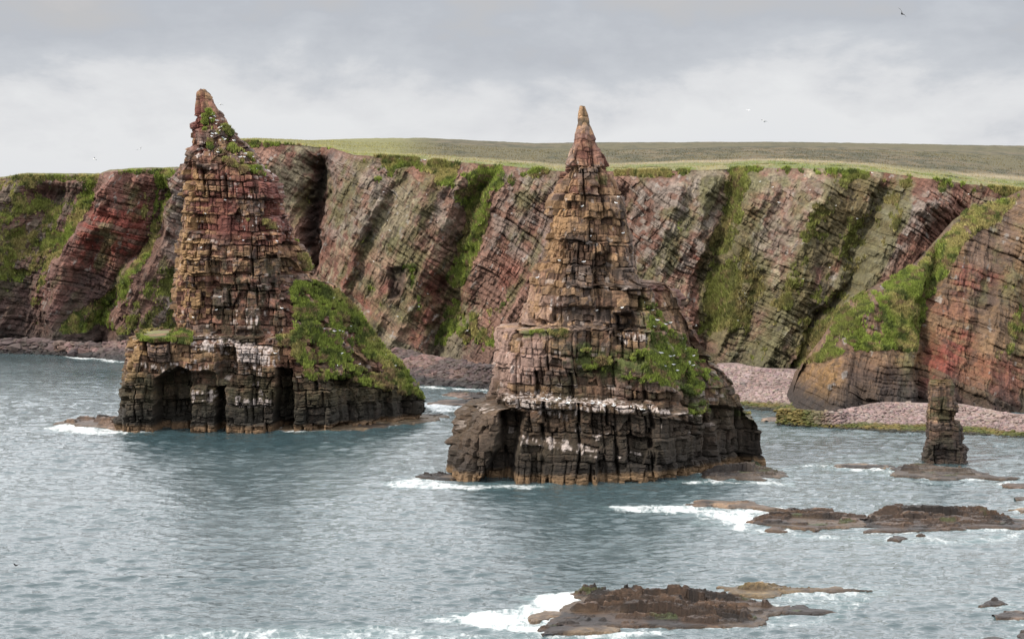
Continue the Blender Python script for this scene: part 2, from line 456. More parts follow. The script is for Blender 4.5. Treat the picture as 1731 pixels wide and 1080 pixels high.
feats1 = dict(bare=[([(578, 556), (600, 560), (618, 604), (600, 612), (575, 585)], 5, .55), ([(600, 600), (650, 610), (660, 640), (610, 640)], 8, .4), ([(520, 500), (545, 505), (545, 520), (525, 515)], 3, .6)], ledges=[(553, 566)], rl=5.5, rr=7.0, xref=350,
  push=[([(222, 562), (470, 592), (482, 735), (200, 735)], 2.2, 4),
        ([(264, 640), (300, 620), (318, 625), (322, 735), (264, 735)], -7, 4),
        ([(318, 625), (365, 630), (368, 655), (322, 650)], -3, 4),
        ([(366, 655), (384, 655), (384, 735), (366, 735)], -6, 3),
        ([(372, 585), (402, 590), (402, 640), (372, 640)], -3, 4),
        ([(468, 622), (490, 622), (494, 735), (464, 735)], -7, 3),
        ([(305, 275), (350, 285), (345, 312), (306, 306)], -2.2, 5),
        ([(352, 440), (372, 440), (372, 500), (352, 500)], -1.6, 4),
        ([(450, 432), (480, 432), (476, 505), (450, 505)], -2.0, 4),
        ([(400, 470), (440, 470), (440, 560), (400, 560)], 1.0, 4),
        ([(560, 640), (600, 640), (600, 735), (570, 735)], -2.5, 6),
        ([(640, 660), (660, 660), (660, 735), (640, 735)], -2, 5)],
  grass=[([(352, 170), (385, 205), (400, 235), (470, 296), (440, 300), (385, 285), (350, 250), (345, 235), (338, 200)], 8, .74),
         ([(400, 370), (470, 372), (470, 392), (400, 390)], 5, .72),
         ([(500, 478), (560, 478), (600, 510), (660, 590), (716, 650), (716, 676), (640, 662), (590, 644), (520, 640), (492, 600)], 12, 1.2),
         ([(500, 400), (530, 440), (530, 475), (505, 450)], 5, .75),
         ([(222, 556), (320, 560), (320, 578), (250, 574), (222, 570)], 4, 1.4),
         ([(465, 560), (500, 560), (500, 600), (470, 600)], 5, .8)],
  ochre=[([(293, 260), (360, 290), (350, 560), (290, 560)], 18, .85), ([(215, 565), (250, 565), (245, 640), (208, 640)], 6, 1.3), ([(560, 640), (720, 640), (720, 700), (560, 700)], 8, .4)],
  red=[([(300, 290), (480, 290), (500, 420), (330, 400)], 20, .8), ([(320, 150), (345, 160), (345, 260), (310, 250)], 8, .8), ([(480, 470), (500, 470), (500, 620), (470, 620)], 6, .6), ([(620, 600), (650, 620), (640, 650), (610, 640)], 6, .7)],
  olive=[([(360, 440), (500, 440), (480, 600), (340, 600)], 20, .75), ([(220, 620), (720, 640), (720, 730), (200, 730)], 20, .8)],
  guano=[([(300, 562), (350, 566), (410, 580), (470, 588), (470, 620), (400, 612), (300, 574)], 3, 1.0),
         ([(375, 510), (440, 505), (455, 545), (385, 560)], 7, .62), ([(405, 580), (455, 588), (450, 700), (410, 620)], 5, .5),
         ([(322, 655), (366, 660), (366, 680), (322, 676)], 3, 1.0), ([(382, 668), (460, 674), (460, 690), (382, 686)], 3, .85), ([(230, 610), (360, 605), (360, 622), (225, 630)], 4, .55),
         ([(330, 240), (365, 240), (360, 258), (325, 262)], 3, .8), ([(440, 270), (475, 296), (470, 312), (435, 300)], 4, .75), ([(585, 560), (605, 560), (612, 600), (600, 606), (570, 580)], 5, .75), ([(400, 330), (500, 340), (500, 420), (400, 400)], 20, .38)],
  gulls=[([(352, 180), (470, 296), (390, 285), (345, 235)], 3, 1.0), ([(500, 480), (600, 510), (712, 650), (520, 640)], 3, .35), ([(300, 562), (470, 588), (470, 600), (300, 572)], 2, 1.5), ([(320, 300), (480, 320), (480, 560), (310, 560)], 6, .12)],
  n_gulls=70)
stack1 = build_stack('west', 'sea_stack', 388.0, ST1_L, ST1_R,
    [(150, .8), (165, 1.2), (210, 3.5), (250, 6), (262, 7.5), (300, 9.0), (400, 10.5), (480, 11.8), (556, 13), (560, 13.2), (563, 15.5), (640, 16.5), (730, 17)],
    13, 2.2, 0.03, feats1, paint1, slope=(.95, 656, 488), seed=11, turf=42000, tuft_h=.5)
tag(stack1, 'tall leaning sea stack with a grassy ramp on its right, in the water', 'sea stack', 'sea stacks off the cliffs')

def paint2(P):
    px, py, X, Y, Z, msk = P['px'], P['py'], P['X'], P['Y'], P['Z'], P['msk']
    sd = P['seed']
    C = rock_palette(P, (.29, .165, .105), (.44, .275, .155), (.24, .17, .135))
    n = fbm(X * .35, Y * .35, Z * .35, 4, sd + 11); n2 = fbm(X * 1.1, Y * 1.1, Z * 1.1, 4, sd + 12)
    C = mix3(C, (.24, .085, .065), msk('red') * sstep(.38, .55, n))
    C = mix3(C, (.40, .24, .12), msk('ochre') * sstep(.42, .56, n * .4 + n2 * .35 + P['hS'] * .3))
    C = mix3(C, (.42, .28, .23), msk('pink') * sstep(.38, .52, n * .4 + n2 * .3 + P['hM'] * .3))
    C = mix3(C, (.055, .058, .026), .85 * msk('olive') * sstep(.42, .56, n * .6 + n2 * .4))
    low = 1 - sstep(6, 19, Z + 5 * (n - .5) + 2.5 * (P['hM'] - .5) - 5 * sstep(870, 780, px))
    C = mix3(C, (.060, .046, .030), .82 * low)
    C = mix3(C, (.034, .028, .024), .78 * (1 - sstep(1.5, 6, Z + 4 * (n - .5))))
    C = mix3(C, (.120, .150, .038), .85 * np.clip(msk('grass') * 1.2, 0, 1) * sstep(.40, .56, n2 * .6 + n * .4))
    C = mix3(C, (.040, .036, .032), .6 * msk('dark') * (1 - np.clip(msk('grass'), 0, 1)))  # shade of the right side and tower middle put into the colour
    gst = fbm(X * 2.2, Y * 2.2, Z * .35, 3, sd + 14)
    gm = msk('guano')
    C = mix3(C, (.64, .55, .50), sstep(.48, .66, gm * .5 + (gst - .5) * 1.5 + (P['hT'] - .5) * .3 + (n2 - .5) * .7) * (gm > .03))
    C = mix3(C, (.55, .47, .42), .5 * ((P['hT2'] > .978) & (Z > 6)))
    C = mix3(C, (.29, .185, .10), (1 - sstep(.8, 1.7, Z + .8 * (n2 - .5))) * .85)
    return C
ST2_L = [(980, 182), (978, 195), (978, 210), (973, 226), (970, 244), (962, 264), (953, 290), (940, 318), (930, 350), (921, 380), (912, 410), (905, 440), (897, 470), (893, 490), (886, 520), (878, 546), (876, 549), (841, 552), (836, 580), (822, 625), (815, 668), (813, 672), (786, 680), (770, 695), (761, 730), (750, 765), (746, 820), (746, 860)]
ST2_R = [(988, 182), (994, 195), (996, 210), (1002, 226), (1008, 244), (1022, 262), (1033, 285), (1040, 300), (1050, 320), (1057, 340), (1063, 370), (1069, 395), (1076, 420), (1080, 450), (1086, 470), (1094, 477), (1138, 480), (1152, 494), (1164, 522), (1180, 550), (1186, 572), (1206, 602), (1226, 628), (1245, 652), (1257, 684), (1276, 704), (1283, 716), (1285, 760), (1290, 786), (1296, 800), (1296, 860)]
feats2 = dict(ledges=[(545, 554), (663, 683)], rl=6.5, rr=12.0, xref=950,
  push=[([(842, 690), (884, 700), (876, 760), (866, 830), (800, 830), (846, 760)], -5.0, 5),
        ([(760, 680), (846, 690), (836, 770), (800, 840), (735, 840)], 1.5, 6),
        ([(875, 742), (1010, 760), (1010, 840), (860, 840)], 2.6, 3),
        ([(900, 668), (1200, 700), (1200, 715), (900, 690)], 1.2, 3),
        ([(1040, 530), (1070, 530), (1080, 565), (1040, 565)], -3.5, 5),
        ([(930, 520), (1035, 520), (1035, 545), (930, 545)], -1.8, 5),
        ([(1010, 430), (1040, 430), (1040, 480), (1010, 480)], -1.4, 5),
        ([(962, 300), (985, 300), (980, 350), (955, 350)], 1.0, 5),
        ([(1215, 690), (1300, 690), (1300, 840), (1215, 840)], -2.5, 5),
        ([(1090, 480), (1160, 480), (1180, 560), (1100, 540)], -1.0, 6)],
  grass=[([(1090, 500), (1115, 520), (1150, 560), (1205, 610), (1225, 665), (1130, 650), (1100, 600), (1085, 545)], 14, .84),
         ([(960, 600), (1090, 590), (1200, 640), (1190, 668), (1060, 645), (980, 625)], 8, .86),
         ([(870, 555), (960, 556), (960, 570), (880, 568)], 4, .85), ([(975, 580), (1005, 585), (1000, 600), (975, 596)], 3, .75),
         ([(1170, 680), (1215, 680), (1215, 700), (1170, 698)], 4, .95), ([(1240, 690), (1290, 700), (1290, 716), (1250, 706)], 4, .75), ([(1005, 290), (1030, 290), (1025, 310), (1005, 310)], 3, .6)],
  ochre=[([(895, 350), (960, 350), (950, 540), (880, 540)], 14, .7), ([(745, 680), (850, 690), (820, 740), (745, 740)], 8, .7), ([(920, 300), (1060, 300), (1070, 400), (920, 400)], 14, .45)],
  red=[([(950, 225), (1035, 225), (1060, 330), (940, 330)], 12, .5), ([(1090, 480), (1170, 480), (1200, 600), (1120, 560)], 8, .5), ([(1045, 650), (1085, 650), (1085, 695), (1045, 690)], 5, .8)],
  pink=[([(830, 550), (930, 556), (900, 668), (812, 672)], 9, .95), ([(750, 690), (840, 700), (820, 790), (745, 790)], 9, .5), ([(880, 490), (960, 500), (940, 548), (870, 548)], 9, .6), ([(985, 640), (1060, 645), (1060, 690), (985, 680)], 6, .5)],
  olive=[([(930, 580), (1230, 590), (1280, 730), (920, 700)], 22, .8), ([(870, 740), (1290, 740), (1290, 820), (860, 820)], 15, .7), ([(990, 182), (1000, 215), (975, 215), (975, 182)], 4, .5)],
  dark=[([(1060, 560), (1200, 720), (1290, 720), (1300, 830), (1010, 830), (1020, 700), (1180, 700)], 22, .6), ([(940, 430), (1080, 440), (1090, 560), (940, 545)], 18, .45)],
  guano=[([(845, 664), (900, 662), (1000, 672), (1130, 688), (1200, 696), (1200, 702), (1100, 698), (1000, 694), (960, 712), (920, 704), (850, 684)], 3, 1.0),
         ([(880, 736), (950, 744), (1010, 758), (1010, 770), (950, 760), (880, 752)], 3, 1.0), ([(1040, 764), (1086, 766), (1086, 774), (1040, 772)], 2, .9), ([(1000, 730), (1015, 730), (1015, 748), (1000, 748)], 3, .7), ([(970, 724), (1000, 724), (1000, 734), (970, 734)], 2, .8),
         ([(1040, 560), (1100, 566), (1095, 585), (1040, 578)], 3, .85), ([(920, 505), (960, 510), (960, 545), (920, 545)], 6, .55), ([(820, 610), (900, 620), (890, 640), (815, 630)], 4, .5), ([(985, 405), (1022, 412), (1022, 418), (985, 412)], 1.5, 1.0), ([(750, 680), (860, 690), (850, 700), (750, 694)], 3, .55)],
  gulls=[([(1090, 500), (1150, 560), (1210, 650), (1110, 620)], 3, 1.0), ([(850, 664), (1180, 694), (1180, 700), (850, 680)], 2, 1.4), ([(880, 736), (1010, 758), (1010, 766), (880, 744)], 2, 1.2), ([(930, 300), (1060, 300), (1080, 540), (890, 540)], 6, .08)],
  n_gulls=55)
stack2 = build_stack('east', 'sea_stack', 326.0, ST2_L, ST2_R,
    [(180, .5), (200, .9), (240, 2.2), (300, 4.2), (400, 6.5), (480, 8.0), (548, 9.0), (551, 11.2), (600, 12.2), (664, 12.8), (668, 15.6), (740, 17), (820, 17.5)],
    14, 2.0, 0.045, feats2, paint2, slope=(1.05, 690, 1092), seed=37, turf=15000, tuft_h=.36, beds=(1.25, 3.8, 8.0))
tag(stack2, 'pyramid shaped sea stack with a needle tip and stepped white ledges, nearest the middle', 'sea stack', 'sea stacks off the cliffs')

def paint3(P):
    X, Y, Z = P['X'], P['Y'], P['Z']; sd = P['seed']
    C = rock_palette(P, (.24, .145, .095), (.34, .23, .13), (.20, .14, .11))
    n = fbm(X * .5, Y * .5, Z * .5, 4, sd + 11)
    C = mix3(C, (.33, .22, .085), .8 * sstep(12, 14.5, Z + 2 * (n - .5)))
    C = mix3(C, (.09, .085, .04), .7 * sstep(.5, .62, n))
    C = mix3(C, (.035, .030, .028), .75 * (1 - sstep(2.5, 8.5, Z + 4 * (n - .5))))
    return C
ST3_L = [(1571, 641), (1569, 655), (1568, 668), (1567, 690), (1562, 710), (1561, 740), (1558, 762), (1553, 768), (1551, 790), (1548, 800), (1548, 830)]
ST3_R = [(1608, 641), (1613, 650), (1612, 668), (1618, 685), (1621, 700), (1625, 718), (1629, 732), (1628, 748), (1635, 756), (1634, 780), (1631, 796), (1633, 830)]
feats3 = dict(fw=6.5, rl=1.2, rr=1.6, xref=1590, push=[([(1572, 690), (1630, 700), (1630, 712), (1572, 702)], -.8, 2)],
              gulls=[([(1575, 640), (1610, 640), (1610, 650), (1575, 650)], 2, 1)], n_gulls=0)
stack3 = build_stack('small', 'sea_stack', 332.0, ST3_L, ST3_R, [(640, 2.0), (700, 3.0), (760, 3.6), (800, 4)], 4, 2.0, 0.06, feats3, paint3,
    dz=.11, nx=170, nb=50, amp=.5, seed=73, beds=(.5, 1.6, 3.8))
tag(stack3, 'small dark rock pillar standing on a low reef in front of the right hand cliff', 'sea stack', 'sea stacks off the cliffs')

# ================================================================== cliffs
def relief(px, py, feats):
    """feats: [(polyline [(x,y)...] top to bottom, metres towards the camera (+) or away (-))]; linear between neighbours in each row"""
    out = np.zeros_like(px)
    rows = py.shape[0]
    xs = np.empty((len(feats),) + py.shape); vs = np.empty((len(feats),) + py.shape)
    for i, f in enumerate(feats):
        pl = f[0]; v = f[1]
        ys = [p[1] for p in pl]
        xs[i] = np.interp(py, ys, [p[0] for p in pl])
        # continue the slant beyond the ends
        s0 = (pl[1][0] - pl[0][0]) / (pl[1][1] - pl[0][1]); s1 = (pl[-1][0] - pl[-2][0]) / (pl[-1][1] - pl[-2][1])
        xs[i] += np.where(py < ys[0], (py - ys[0]) * s0, 0) + np.where(py > ys[-1], (py - ys[-1]) * s1, 0)
        vs[i] = np.interp(py, ys, v) if isinstance(v, (list, tuple)) else v
    # enforce order
    for i in range(1, len(feats)): xs[i] = np.maximum(xs[i], xs[i - 1] + 2)
    out[:] = vs[0]
    for i in range(len(feats) - 1):
        t = (px - xs[i]) / (xs[i + 1] - xs[i])
        m = (t >= 0) & (t < 1)
        tt = np.clip(t, 0, 1); tt = .3 * tt + .7 * tt * tt * (3 - 2 * tt)
        out = np.where(m, vs[i] * (1 - tt) + vs[i + 1] * tt, out)
    out = np.where(px >= xs[-1], vs[-1], out)
    return out

def build_cliff(name, x0, x1, nc, nr, top, Ytop, Ybase, rel, masks, seed, paint, dipang=35, pw=1.0, turf=0, back=None, tuft_h=.7, pk=1.0):
    pxc = np.linspace(x0, x1, nc)
    Yt = np.interp(pxc, [a[0] for a in Ytop], [a[1] for a in Ytop]); Yb = np.interp(pxc, [a[0] for a in Ybase], [a[1] for a in Ybase])
    pyt = np.interp(pxc, [a[0] for a in top], [a[1] for a in top]) + 2.2 * (fbm(pxc * .06, 0 * pxc, 0 * pxc, 4, seed) - .5)
    Xt, Zt = at(pxc, pyt, Yt)
    Xb = (pxc - CX) / F * Yb
    t = np.linspace(0, 1, nr)[:, None]
    Z = -2.0 + t * (Zt + 2.0)[None, :]
    X = Xb + (Xt - Xb) * t
    Y = Yb + (Yt - Yb) * t ** pw
    px, py = proj(X, Y, Z)
    px2 = px + 55 * (fbm(X * .045, Z * .05, 0 * X, 5, seed + 1, .6) - .5) * 2
    R = relief(px2, py, rel)
    R = R * np.clip((1 - t) * 9, .35, 1)
    a = math.radians(dipang)
    # steep slanting ribs and gullies, then dipping beds
    U = X * math.cos(.42) - Z * math.sin(.42) * -1
    ru = X - .45 * Z
    rib = ridged(ru * .07, Z * .018, Y * 0, 4, seed + 2)
    rib2 = ridged(ru * .22, Z * .045, Y * 0, 4, seed + 3)
    bed = Z * math.cos(a) + X * math.sin(a) + 11 * (fbm(X * .022, Z * .022, 0 * X, 3, seed + 4) - .5) + 2.0 * (fbm(X * .14, Z * .14, 0 * X, 3, seed + 14) - .5)
    al = X * math.cos(a) - Z * math.sin(a) + 7 * (fbm(X * .04, Z * .04, 0 * X, 4, seed + 15) - .5)
    plain = sstep(.42, .58, fbm(X * .05, 0 * X, Z * .05, 4, seed + 16, .6)) * pk
    hM, hM2, ebM, euM, hbM, _ = blocks(al, bed * 0, bed, 3.4, 4.5, seed + 20)
    hS, hS2, ebS, euS, hbS, _ = blocks(al, bed * 0, bed, 1.25, 1.8, seed + 30)
    hL, _, _, euL, hbL, _ = blocks(al, bed * 0, bed, 9, 9, seed + 40)
    wob = fbm(X * .08, Z * .08, 0 * X, 4, seed + 5) - .5
    msk = lambda k: sum([area(px + wob * 22, py + wob * 22, p, q) * a_ for (p, q, a_) in masks.get(k, [])] + [np.zeros_like(X)]) + \
        sum([stroke(px + wob * 14, py + wob * 14, p, r, 1.1) * a_ for (p, r, a_) in masks.get(k + '_s', [])] + [np.zeros_like(X)])
    gn = fbm(X * .16, Y * .1, Z * .16, 5, seed + 50, .6)
    gs = fbm(ru * .25, Z * .05, 0 * X, 4, seed + 51)
    g_in = np.clip(msk('grass'), 0, 1.2)
    gf = fbm(X * .7, Y * 0, Z * .5, 3, seed + 52, .6)
    g = sstep(.46, .72, g_in * .6 + (gn - .5) * 1.2 + (gs - .5) * .8 + (gf - .5) * .8 + .01)
    g = g * (Z > 4)
    sm = 1 - .72 * g
    soft = np.clip(msk('smooth'), 0, 1); sm = sm * (1 - .5 * soft)
    d = 6.5 * (rib - .55) * (.4 + .6 * sm) + 2.6 * (rib2 - .55) * sm + sm * (1 - .4 * plain) * (1.0 * (hL - .5) + 1.2 * (hM - .5) + .7 * (hS - .5) + .6 * (hbM - .5))
    d += sm * (1 - .75 * plain) * (-.55 * np.exp(-(ebM / .25) ** 2) - .18 * np.exp(-(euM / .25) ** 2) - .40 * np.exp(-(ebS / .16) ** 2) - .15 * np.exp(-(euS / .16) ** 2))
    d += 6.0 * (fbm(X * .035, Y * 0, Z * .035, 4, seed + 6) - .5) + 4.2 * (fbm(X * .16 + .05 * Z, Y * 0, Z * .12, 6, seed + 7, .66) - .5)
    d += 1.6 * (ridged(ru * .40, Z * .14, 0 * X, 4, seed + 8) - .55) * (.35 + .65 * sm)
    edge = np.clip((1 - t) * 14, .1, 1)
    Y2 = Y - R - d * edge
    for (poly, amt, q) in masks.get('push', []): Y2 = Y2 - amt * area(px + wob * 12, py + wob * 12, poly, q)
    X2 = X + .5 * (hS2 - .5) * sm * edge; Z2 = Z + .25 * (hM2 - .5) * sm * edge * (t > 0)
    P = dict(X=X2, Y=Y2, Z=Z2, px=px, py=py, msk=msk, hM=hM, hS=hS, hbM=hbM, hbS=hbS, hM2=hM2, hS2=hS2, rib=rib, rib2=rib2, gs=gs, gn=gn, seed=seed, t=t * np.ones_like(X), ru=ru, bed=bed, wob=wob)
    C = paint(P)
    gc = grass_col(X2, Y2, Z2, seed + 70)
    dull = np.clip(msk('dull'), 0, 1)
    gc = gc * (1 - .55 * dull[..., None]) + np.array([.155, .14, .062]) * .55 * dull[..., None]
    C = C * (1 - g[..., None]) + gc * g[..., None]
    co = np.stack([X2, Y2, Z2], -1)
    rows = [co]; cols = [C]
    if back:            # closes the mass behind: list of (dY, dZ or absolute z)
        for (dy, z, c) in back:
            r = co[-1].copy(); r[:, 1] += dy
            r[:, 2] = (r[:, 2] + z) if z > -20 else -2.0
            rows.append(r[None]); cols.append(np.zeros_like(C[:1]) + np.array(c))
    co2 = np.concatenate(rows, 0); C2 = np.concatenate(cols, 0)
    o = make_mesh(name, co2.reshape(-1, 3), grid_faces(co2.shape[0], co2.shape[1]), C2, M_CLIFF)
    tag(o, kind='structure')
    if turf:
        tf = tufts('grass', X2, Y2 , Z2, gc, g * (Z > 4) + 1e-12, turf, tuft_h, seed + 80, M_TUFT)
        tag(tf, 'rough green turf growing on ' + name.replace('_', ' '), 'grass', kind='stuff')
    return co, C, pxc

def cliff_paint(base, second, third, dark_low=.0):
    def f(P):
        X, Y, Z, sd, msk = P['X'], P['Y'], P['Z'], P['seed'], P['msk']
        n = fbm(X * .07, 0 * X, Z * .07, 5, sd + 11, .6); n2 = fbm(X * .5, Y * .4, Z * .5, 4, sd + 12, .6)
        C = np.zeros(X.shape + (3,)) + base
        C = mix3(C, second, sstep(.44, .58, n))
        C = mix3(C, third, sstep(.48, .62, fbm(P['ru'] * .12, 0 * X, Z * .03, 4, sd + 13) * .6 + n2 * .4))
        C = C * (.78 + .24 * P['hS2'] + .20 * P['hM'])[..., None]
        C = C * (.7 + .6 * fbm(P['ru'] * .4, 0 * X, Z * .16, 4, sd + 19, .6))[..., None]
        C = C * (.6 + .8 * n2)[..., None]
        C = mix3(C, (.27, .075, .055), .8 * msk('red') * sstep(.40, .58, n2 * .5 + P['hbS'] * .25 + n * .25))
        C = mix3(C, (.30, .25, .215), msk('grey') * sstep(.36, .58, n2 * .6 + P['hS'] * .4))
        C = mix3(C, (.30, .17, .06), msk('ochre') * sstep(.42, .58, n2))
        C = mix3(C, (.36, .33, .30), .75 * sstep(.70, .78, fbm(P['ru'] * .9, 0 * X, Z * .5, 3, sd + 14) * .8 + P['hS'] * .2))
        C = mix3(C, (.15, .145, .06), .75 * sstep(.52, .66, P['gs'] * .5 + P['gn'] * .5 + .13 * msk('moss')))
        C = mix3(C, (.045, .035, .035), .8 * msk('dark') * sstep(.3, .5, n2 + .1))  # dark mask puts shade of clefts, recesses and lower faces into the colour
        low = 1 - sstep(1.5, 9, Z + 8 * (n - .5))
        C = mix3(C, (.040, .034, .032), low * dark_low)
        C = C * (.45 + 1.1 * fbm(X * 1.1, Y * .8, Z * .9, 4, sd + 21, .7))[..., None]
        C = mix3(C, (.07, .055, .045), .55 * sstep(.60, .72, fbm(X * .5, Y * .4, Z * .3, 4, sd + 22, .65)))
        return C
    return f

# --- far left cliffs
A_rel = [([(-60, 300), (-90, 590)], -4), ([(20, 300), (-5, 440), (-30, 590)], 4), ([(95, 300), (55, 430), (25, 590)], -9), ([(150, 300), (120, 390), (68, 460), (42, 590)], -5),
         ([(178, 292), (140, 380), (105, 470), (95, 590)], 9), ([(205, 300), (165, 440), (150, 590)], 0), ([(245, 300), (215, 430), (165, 540), (130, 590)], -5), ([(275, 295), (245, 420), (180, 520), (150, 590)], -8),
         ([(305, 290), (280, 420), (215, 520), (190, 590)], 7), ([(345, 290), (330, 440), (300, 590)], 0), ([(400, 290), (400, 590)], 5), ([(480, 290), (480, 590)], -5)]
A_msk = dict(
    grass=[([(-20, 296), (160, 298), (120, 390), (60, 450), (40, 470), (-20, 480)], 14, .78), ([(-80, 288), (480, 288), (480, 300), (-80, 305)], 5, .95),
           ([(150, 540), (300, 440), (310, 560), (200, 585), (120, 560)], 14, .62)],
    grass_s=[([(155, 300), (122, 388), (72, 455), (45, 560)], 7, .8), ([(278, 300), (268, 380), (212, 490), (130, 552)], 9, 1.0), ([(250, 330), (240, 420)], 8, .6)],
    dull=[([(-20, 296), (140, 298), (60, 450), (-20, 480)], 10, .5), ([(190, 560), (310, 420), (340, 560)], 20, .7)],
    red=[([(150, 350), (240, 350), (230, 420), (160, 440), (130, 430)], 16, .95), ([(180, 300), (270, 300), (250, 400), (110, 540), (120, 430)], 20, .5)],
    grey=[([(285, 300), (420, 300), (400, 580), (260, 580), (290, 450)], 14, .8)],
    dark=[([(-60, 430), (60, 450), (40, 600), (-60, 600)], 18, .75), ([(125, 470), (180, 450), (190, 520), (150, 600), (100, 600)], 14, .75), ([(40, 520), (110, 520), (100, 600), (40, 600)], 12, .5)])
coA, CA, pA = build_cliff('far_cliff', -260, 480, 985, 260, [(-90, 310), (0, 304), (40, 297), (160, 298), (178, 292), (240, 288), (300, 287), (340, 290), (480, 292)],
    [(-90, 590), (160, 585), (190, 572), (480, 580)], [(-90, 560), (480, 552)], A_rel, A_msk, 101, cliff_paint((.18, .095, .078), (.22, .125, .095), (.15, .115, .085), .7), dipang=12, turf=26000,
    back=[(6, .8, (.15, .15, .05)), (40, .6, (.15, .15, .05)), (140, -3, (.15, .15, .05)), (150, -99, (.1, .1, .05))])

# --- long middle cliff
B_rel = [([(330, 240), (330, 600)], 0), ([(450, 245), (440, 600)], 5), ([(500, 245), (480, 600)], 1), ([(560, 255), (520, 400), (470, 600)], -15), ([(585, 258), (545, 380), (505, 560)], 4),
         ([(640, 262), (600, 400), (560, 560)], 7), ([(690, 285), (625, 400), (580, 560)], 1), ([(735, 290), (690, 420), (640, 600)], 8), ([(775, 290), (745, 420), (700, 600)], 4),
         ([(838, 290), (800, 400), (772, 480), (730, 600)], -8), ([(862, 285), (815, 400), (790, 490), (765, 610)], 3), ([(930, 290), (890, 420), (850, 600)], 6), ([(980, 285), (960, 600)], 1),
         ([(1060, 285), (1020, 600)], -4), ([(1130, 290), (1090, 600)], 6), ([(1195, 290), (1165, 430), (1140, 600)], 3), ([(1240, 290), (1222, 370), (1195, 500), (1180, 600)], -6),
         ([(1275, 285), (1240, 400), (1205, 520), (1190, 640)], 6), ([(1340, 290), (1270, 460), (1225, 640)], 3), ([(1385, 290), (1330, 440), (1260, 640)], 8), ([(1460, 290), (1390, 460), (1300, 640)], 1),
         ([(1500, 300), (1420, 470), (1330, 600)], -5), ([(1555, 310), (1450, 450), (1390, 560), (1355, 640)], 9), ([(1640, 330), (1560, 450), (1480, 600)], 2), ([(1760, 330), (1760, 600)], -3)]
B_msk = dict(
    grass=[([(600, 258), (700, 266), (850, 280), (950, 288), (930, 296), (880, 300), (820, 330), (800, 380), (760, 330), (740, 300), (680, 285)], 9, 1.0),
           ([(1035, 276), (1180, 278), (1180, 294), (1035, 298)], 4, 1.2), ([(620, 270), (680, 280), (660, 330), (630, 310)], 9, .8),
           ([(1180, 285), (1420, 280), (1420, 294), (1250, 296), (1180, 300)], 6, .8), ([(1420, 288), (1740, 300), (1740, 330), (1560, 330), (1420, 300)], 8, .8),
           ([(330, 236), (430, 238), (600, 244), (600, 258), (500, 252), (330, 250)], 4, 1.0),
           ([(780, 520), (900, 500), (880, 600), (740, 600)], 18, .50), ([(1200, 400), (1290, 420), (1260, 560), (1180, 560)], 18, .5), ([(1450, 320), (1540, 315), (1430, 530), (1345, 615), (1350, 540)], 12, .55), ([(1380, 300), (1440, 300), (1330, 520), (1290, 520)], 12, .42), ([(1230, 460), (1330, 380), (1350, 440), (1270, 640), (1190, 600)], 20, .40)],
    grass_s=[([(815, 340), (800, 400), (770, 470)], 11, 1.1), ([(770, 520), (740, 590)], 7, .7), ([(1245, 310), (1232, 360), (1215, 410)], 12, 1.1), ([(1370, 350), (1355, 400)], 7, .6),
             ([(1215, 480), (1185, 560)], 10, .6), ([(1395, 560), (1340, 625)], 12, 1.1), ([(1480, 340), (1300, 600)], 5, .3), ([(1330, 300), (1220, 470)], 5, .5)],
    dull=[([(1180, 300), (1560, 300), (1400, 640), (1180, 640)], 10, .85), ([(600, 256), (800, 268), (740, 290), (600, 270)], 5, .5)],
    moss=[([(1180, 300), (1560, 300), (1400, 640), (1180, 640)], 10, 1.3), ([(540, 270), (640, 270), (600, 400), (540, 380)], 10, .7)],
    red=[([(560, 420), (740, 380), (760, 470), (700, 600), (620, 560)], 22, .42), ([(680, 280), (760, 295), (745, 340), (690, 320)], 10, .8), ([(700, 540), (740, 440), (720, 600), (690, 620)], 10, .6),
         ([(1165, 420), (1215, 420), (1200, 465), (1165, 460)], 8, 1.0), ([(1240, 330), (1310, 320), (1290, 380), (1240, 400)], 10, .9), ([(1395, 310), (1480, 310), (1470, 390), (1400, 385)], 14, .75),
         ([(1340, 440), (1440, 400), (1430, 500), (1340, 560)], 16, .6), ([(840, 440), (880, 440), (870, 500), (840, 500)], 8, .5), ([(560, 500), (620, 500), (640, 560), (560, 560)], 12, .6)],
    grey=[([(560, 262), (680, 280), (610, 410), (540, 400)], 12, .6), ([(850, 290), (950, 290), (920, 450), (820, 420)], 14, .6), ([(1060, 300), (1210, 300), (1190, 460), (1070, 480)], 14, .85),
          ([(1490, 320), (1600, 330), (1480, 470), (1370, 570), (1350, 620), (1345, 560)], 12, .8), ([(750, 300), (790, 330), (770, 400), (740, 380)], 10, .6), ([(1290, 300), (1400, 300), (1300, 460), (1240, 480)], 16, .45)],
    dark=[([(545, 262), (572, 262), (545, 330), (525, 410), (505, 410), (520, 330)], 7, .9), ([(660, 450), (690, 440), (680, 500), (660, 505)], 6, .8), ([(1370, 430), (1400, 420), (1390, 520), (1360, 540)], 10, .5)],
    push=[([(662, 452), (685, 450), (678, 500), (660, 500)], -4, 5)])
B_top = [(330, 238), (430, 240), (560, 250), (600, 262), (700, 268), (850, 280), (950, 290), (1035, 290), (1180, 288), (1300, 284), (1400, 286), (1500, 292), (1560, 302), (1640, 312), (1731, 322), (1790, 326)]
B_Yt = [(330, 575), (540, 575), (600, 545), (760, 530), (850, 520), (1180, 500), (1440, 480), (1560, 470), (1790, 470)]
B_Yb = [(330, 545), (540, 540), (700, 510), (800, 503), (1000, 490), (1240, 471), (1350, 455), (1790, 440)]
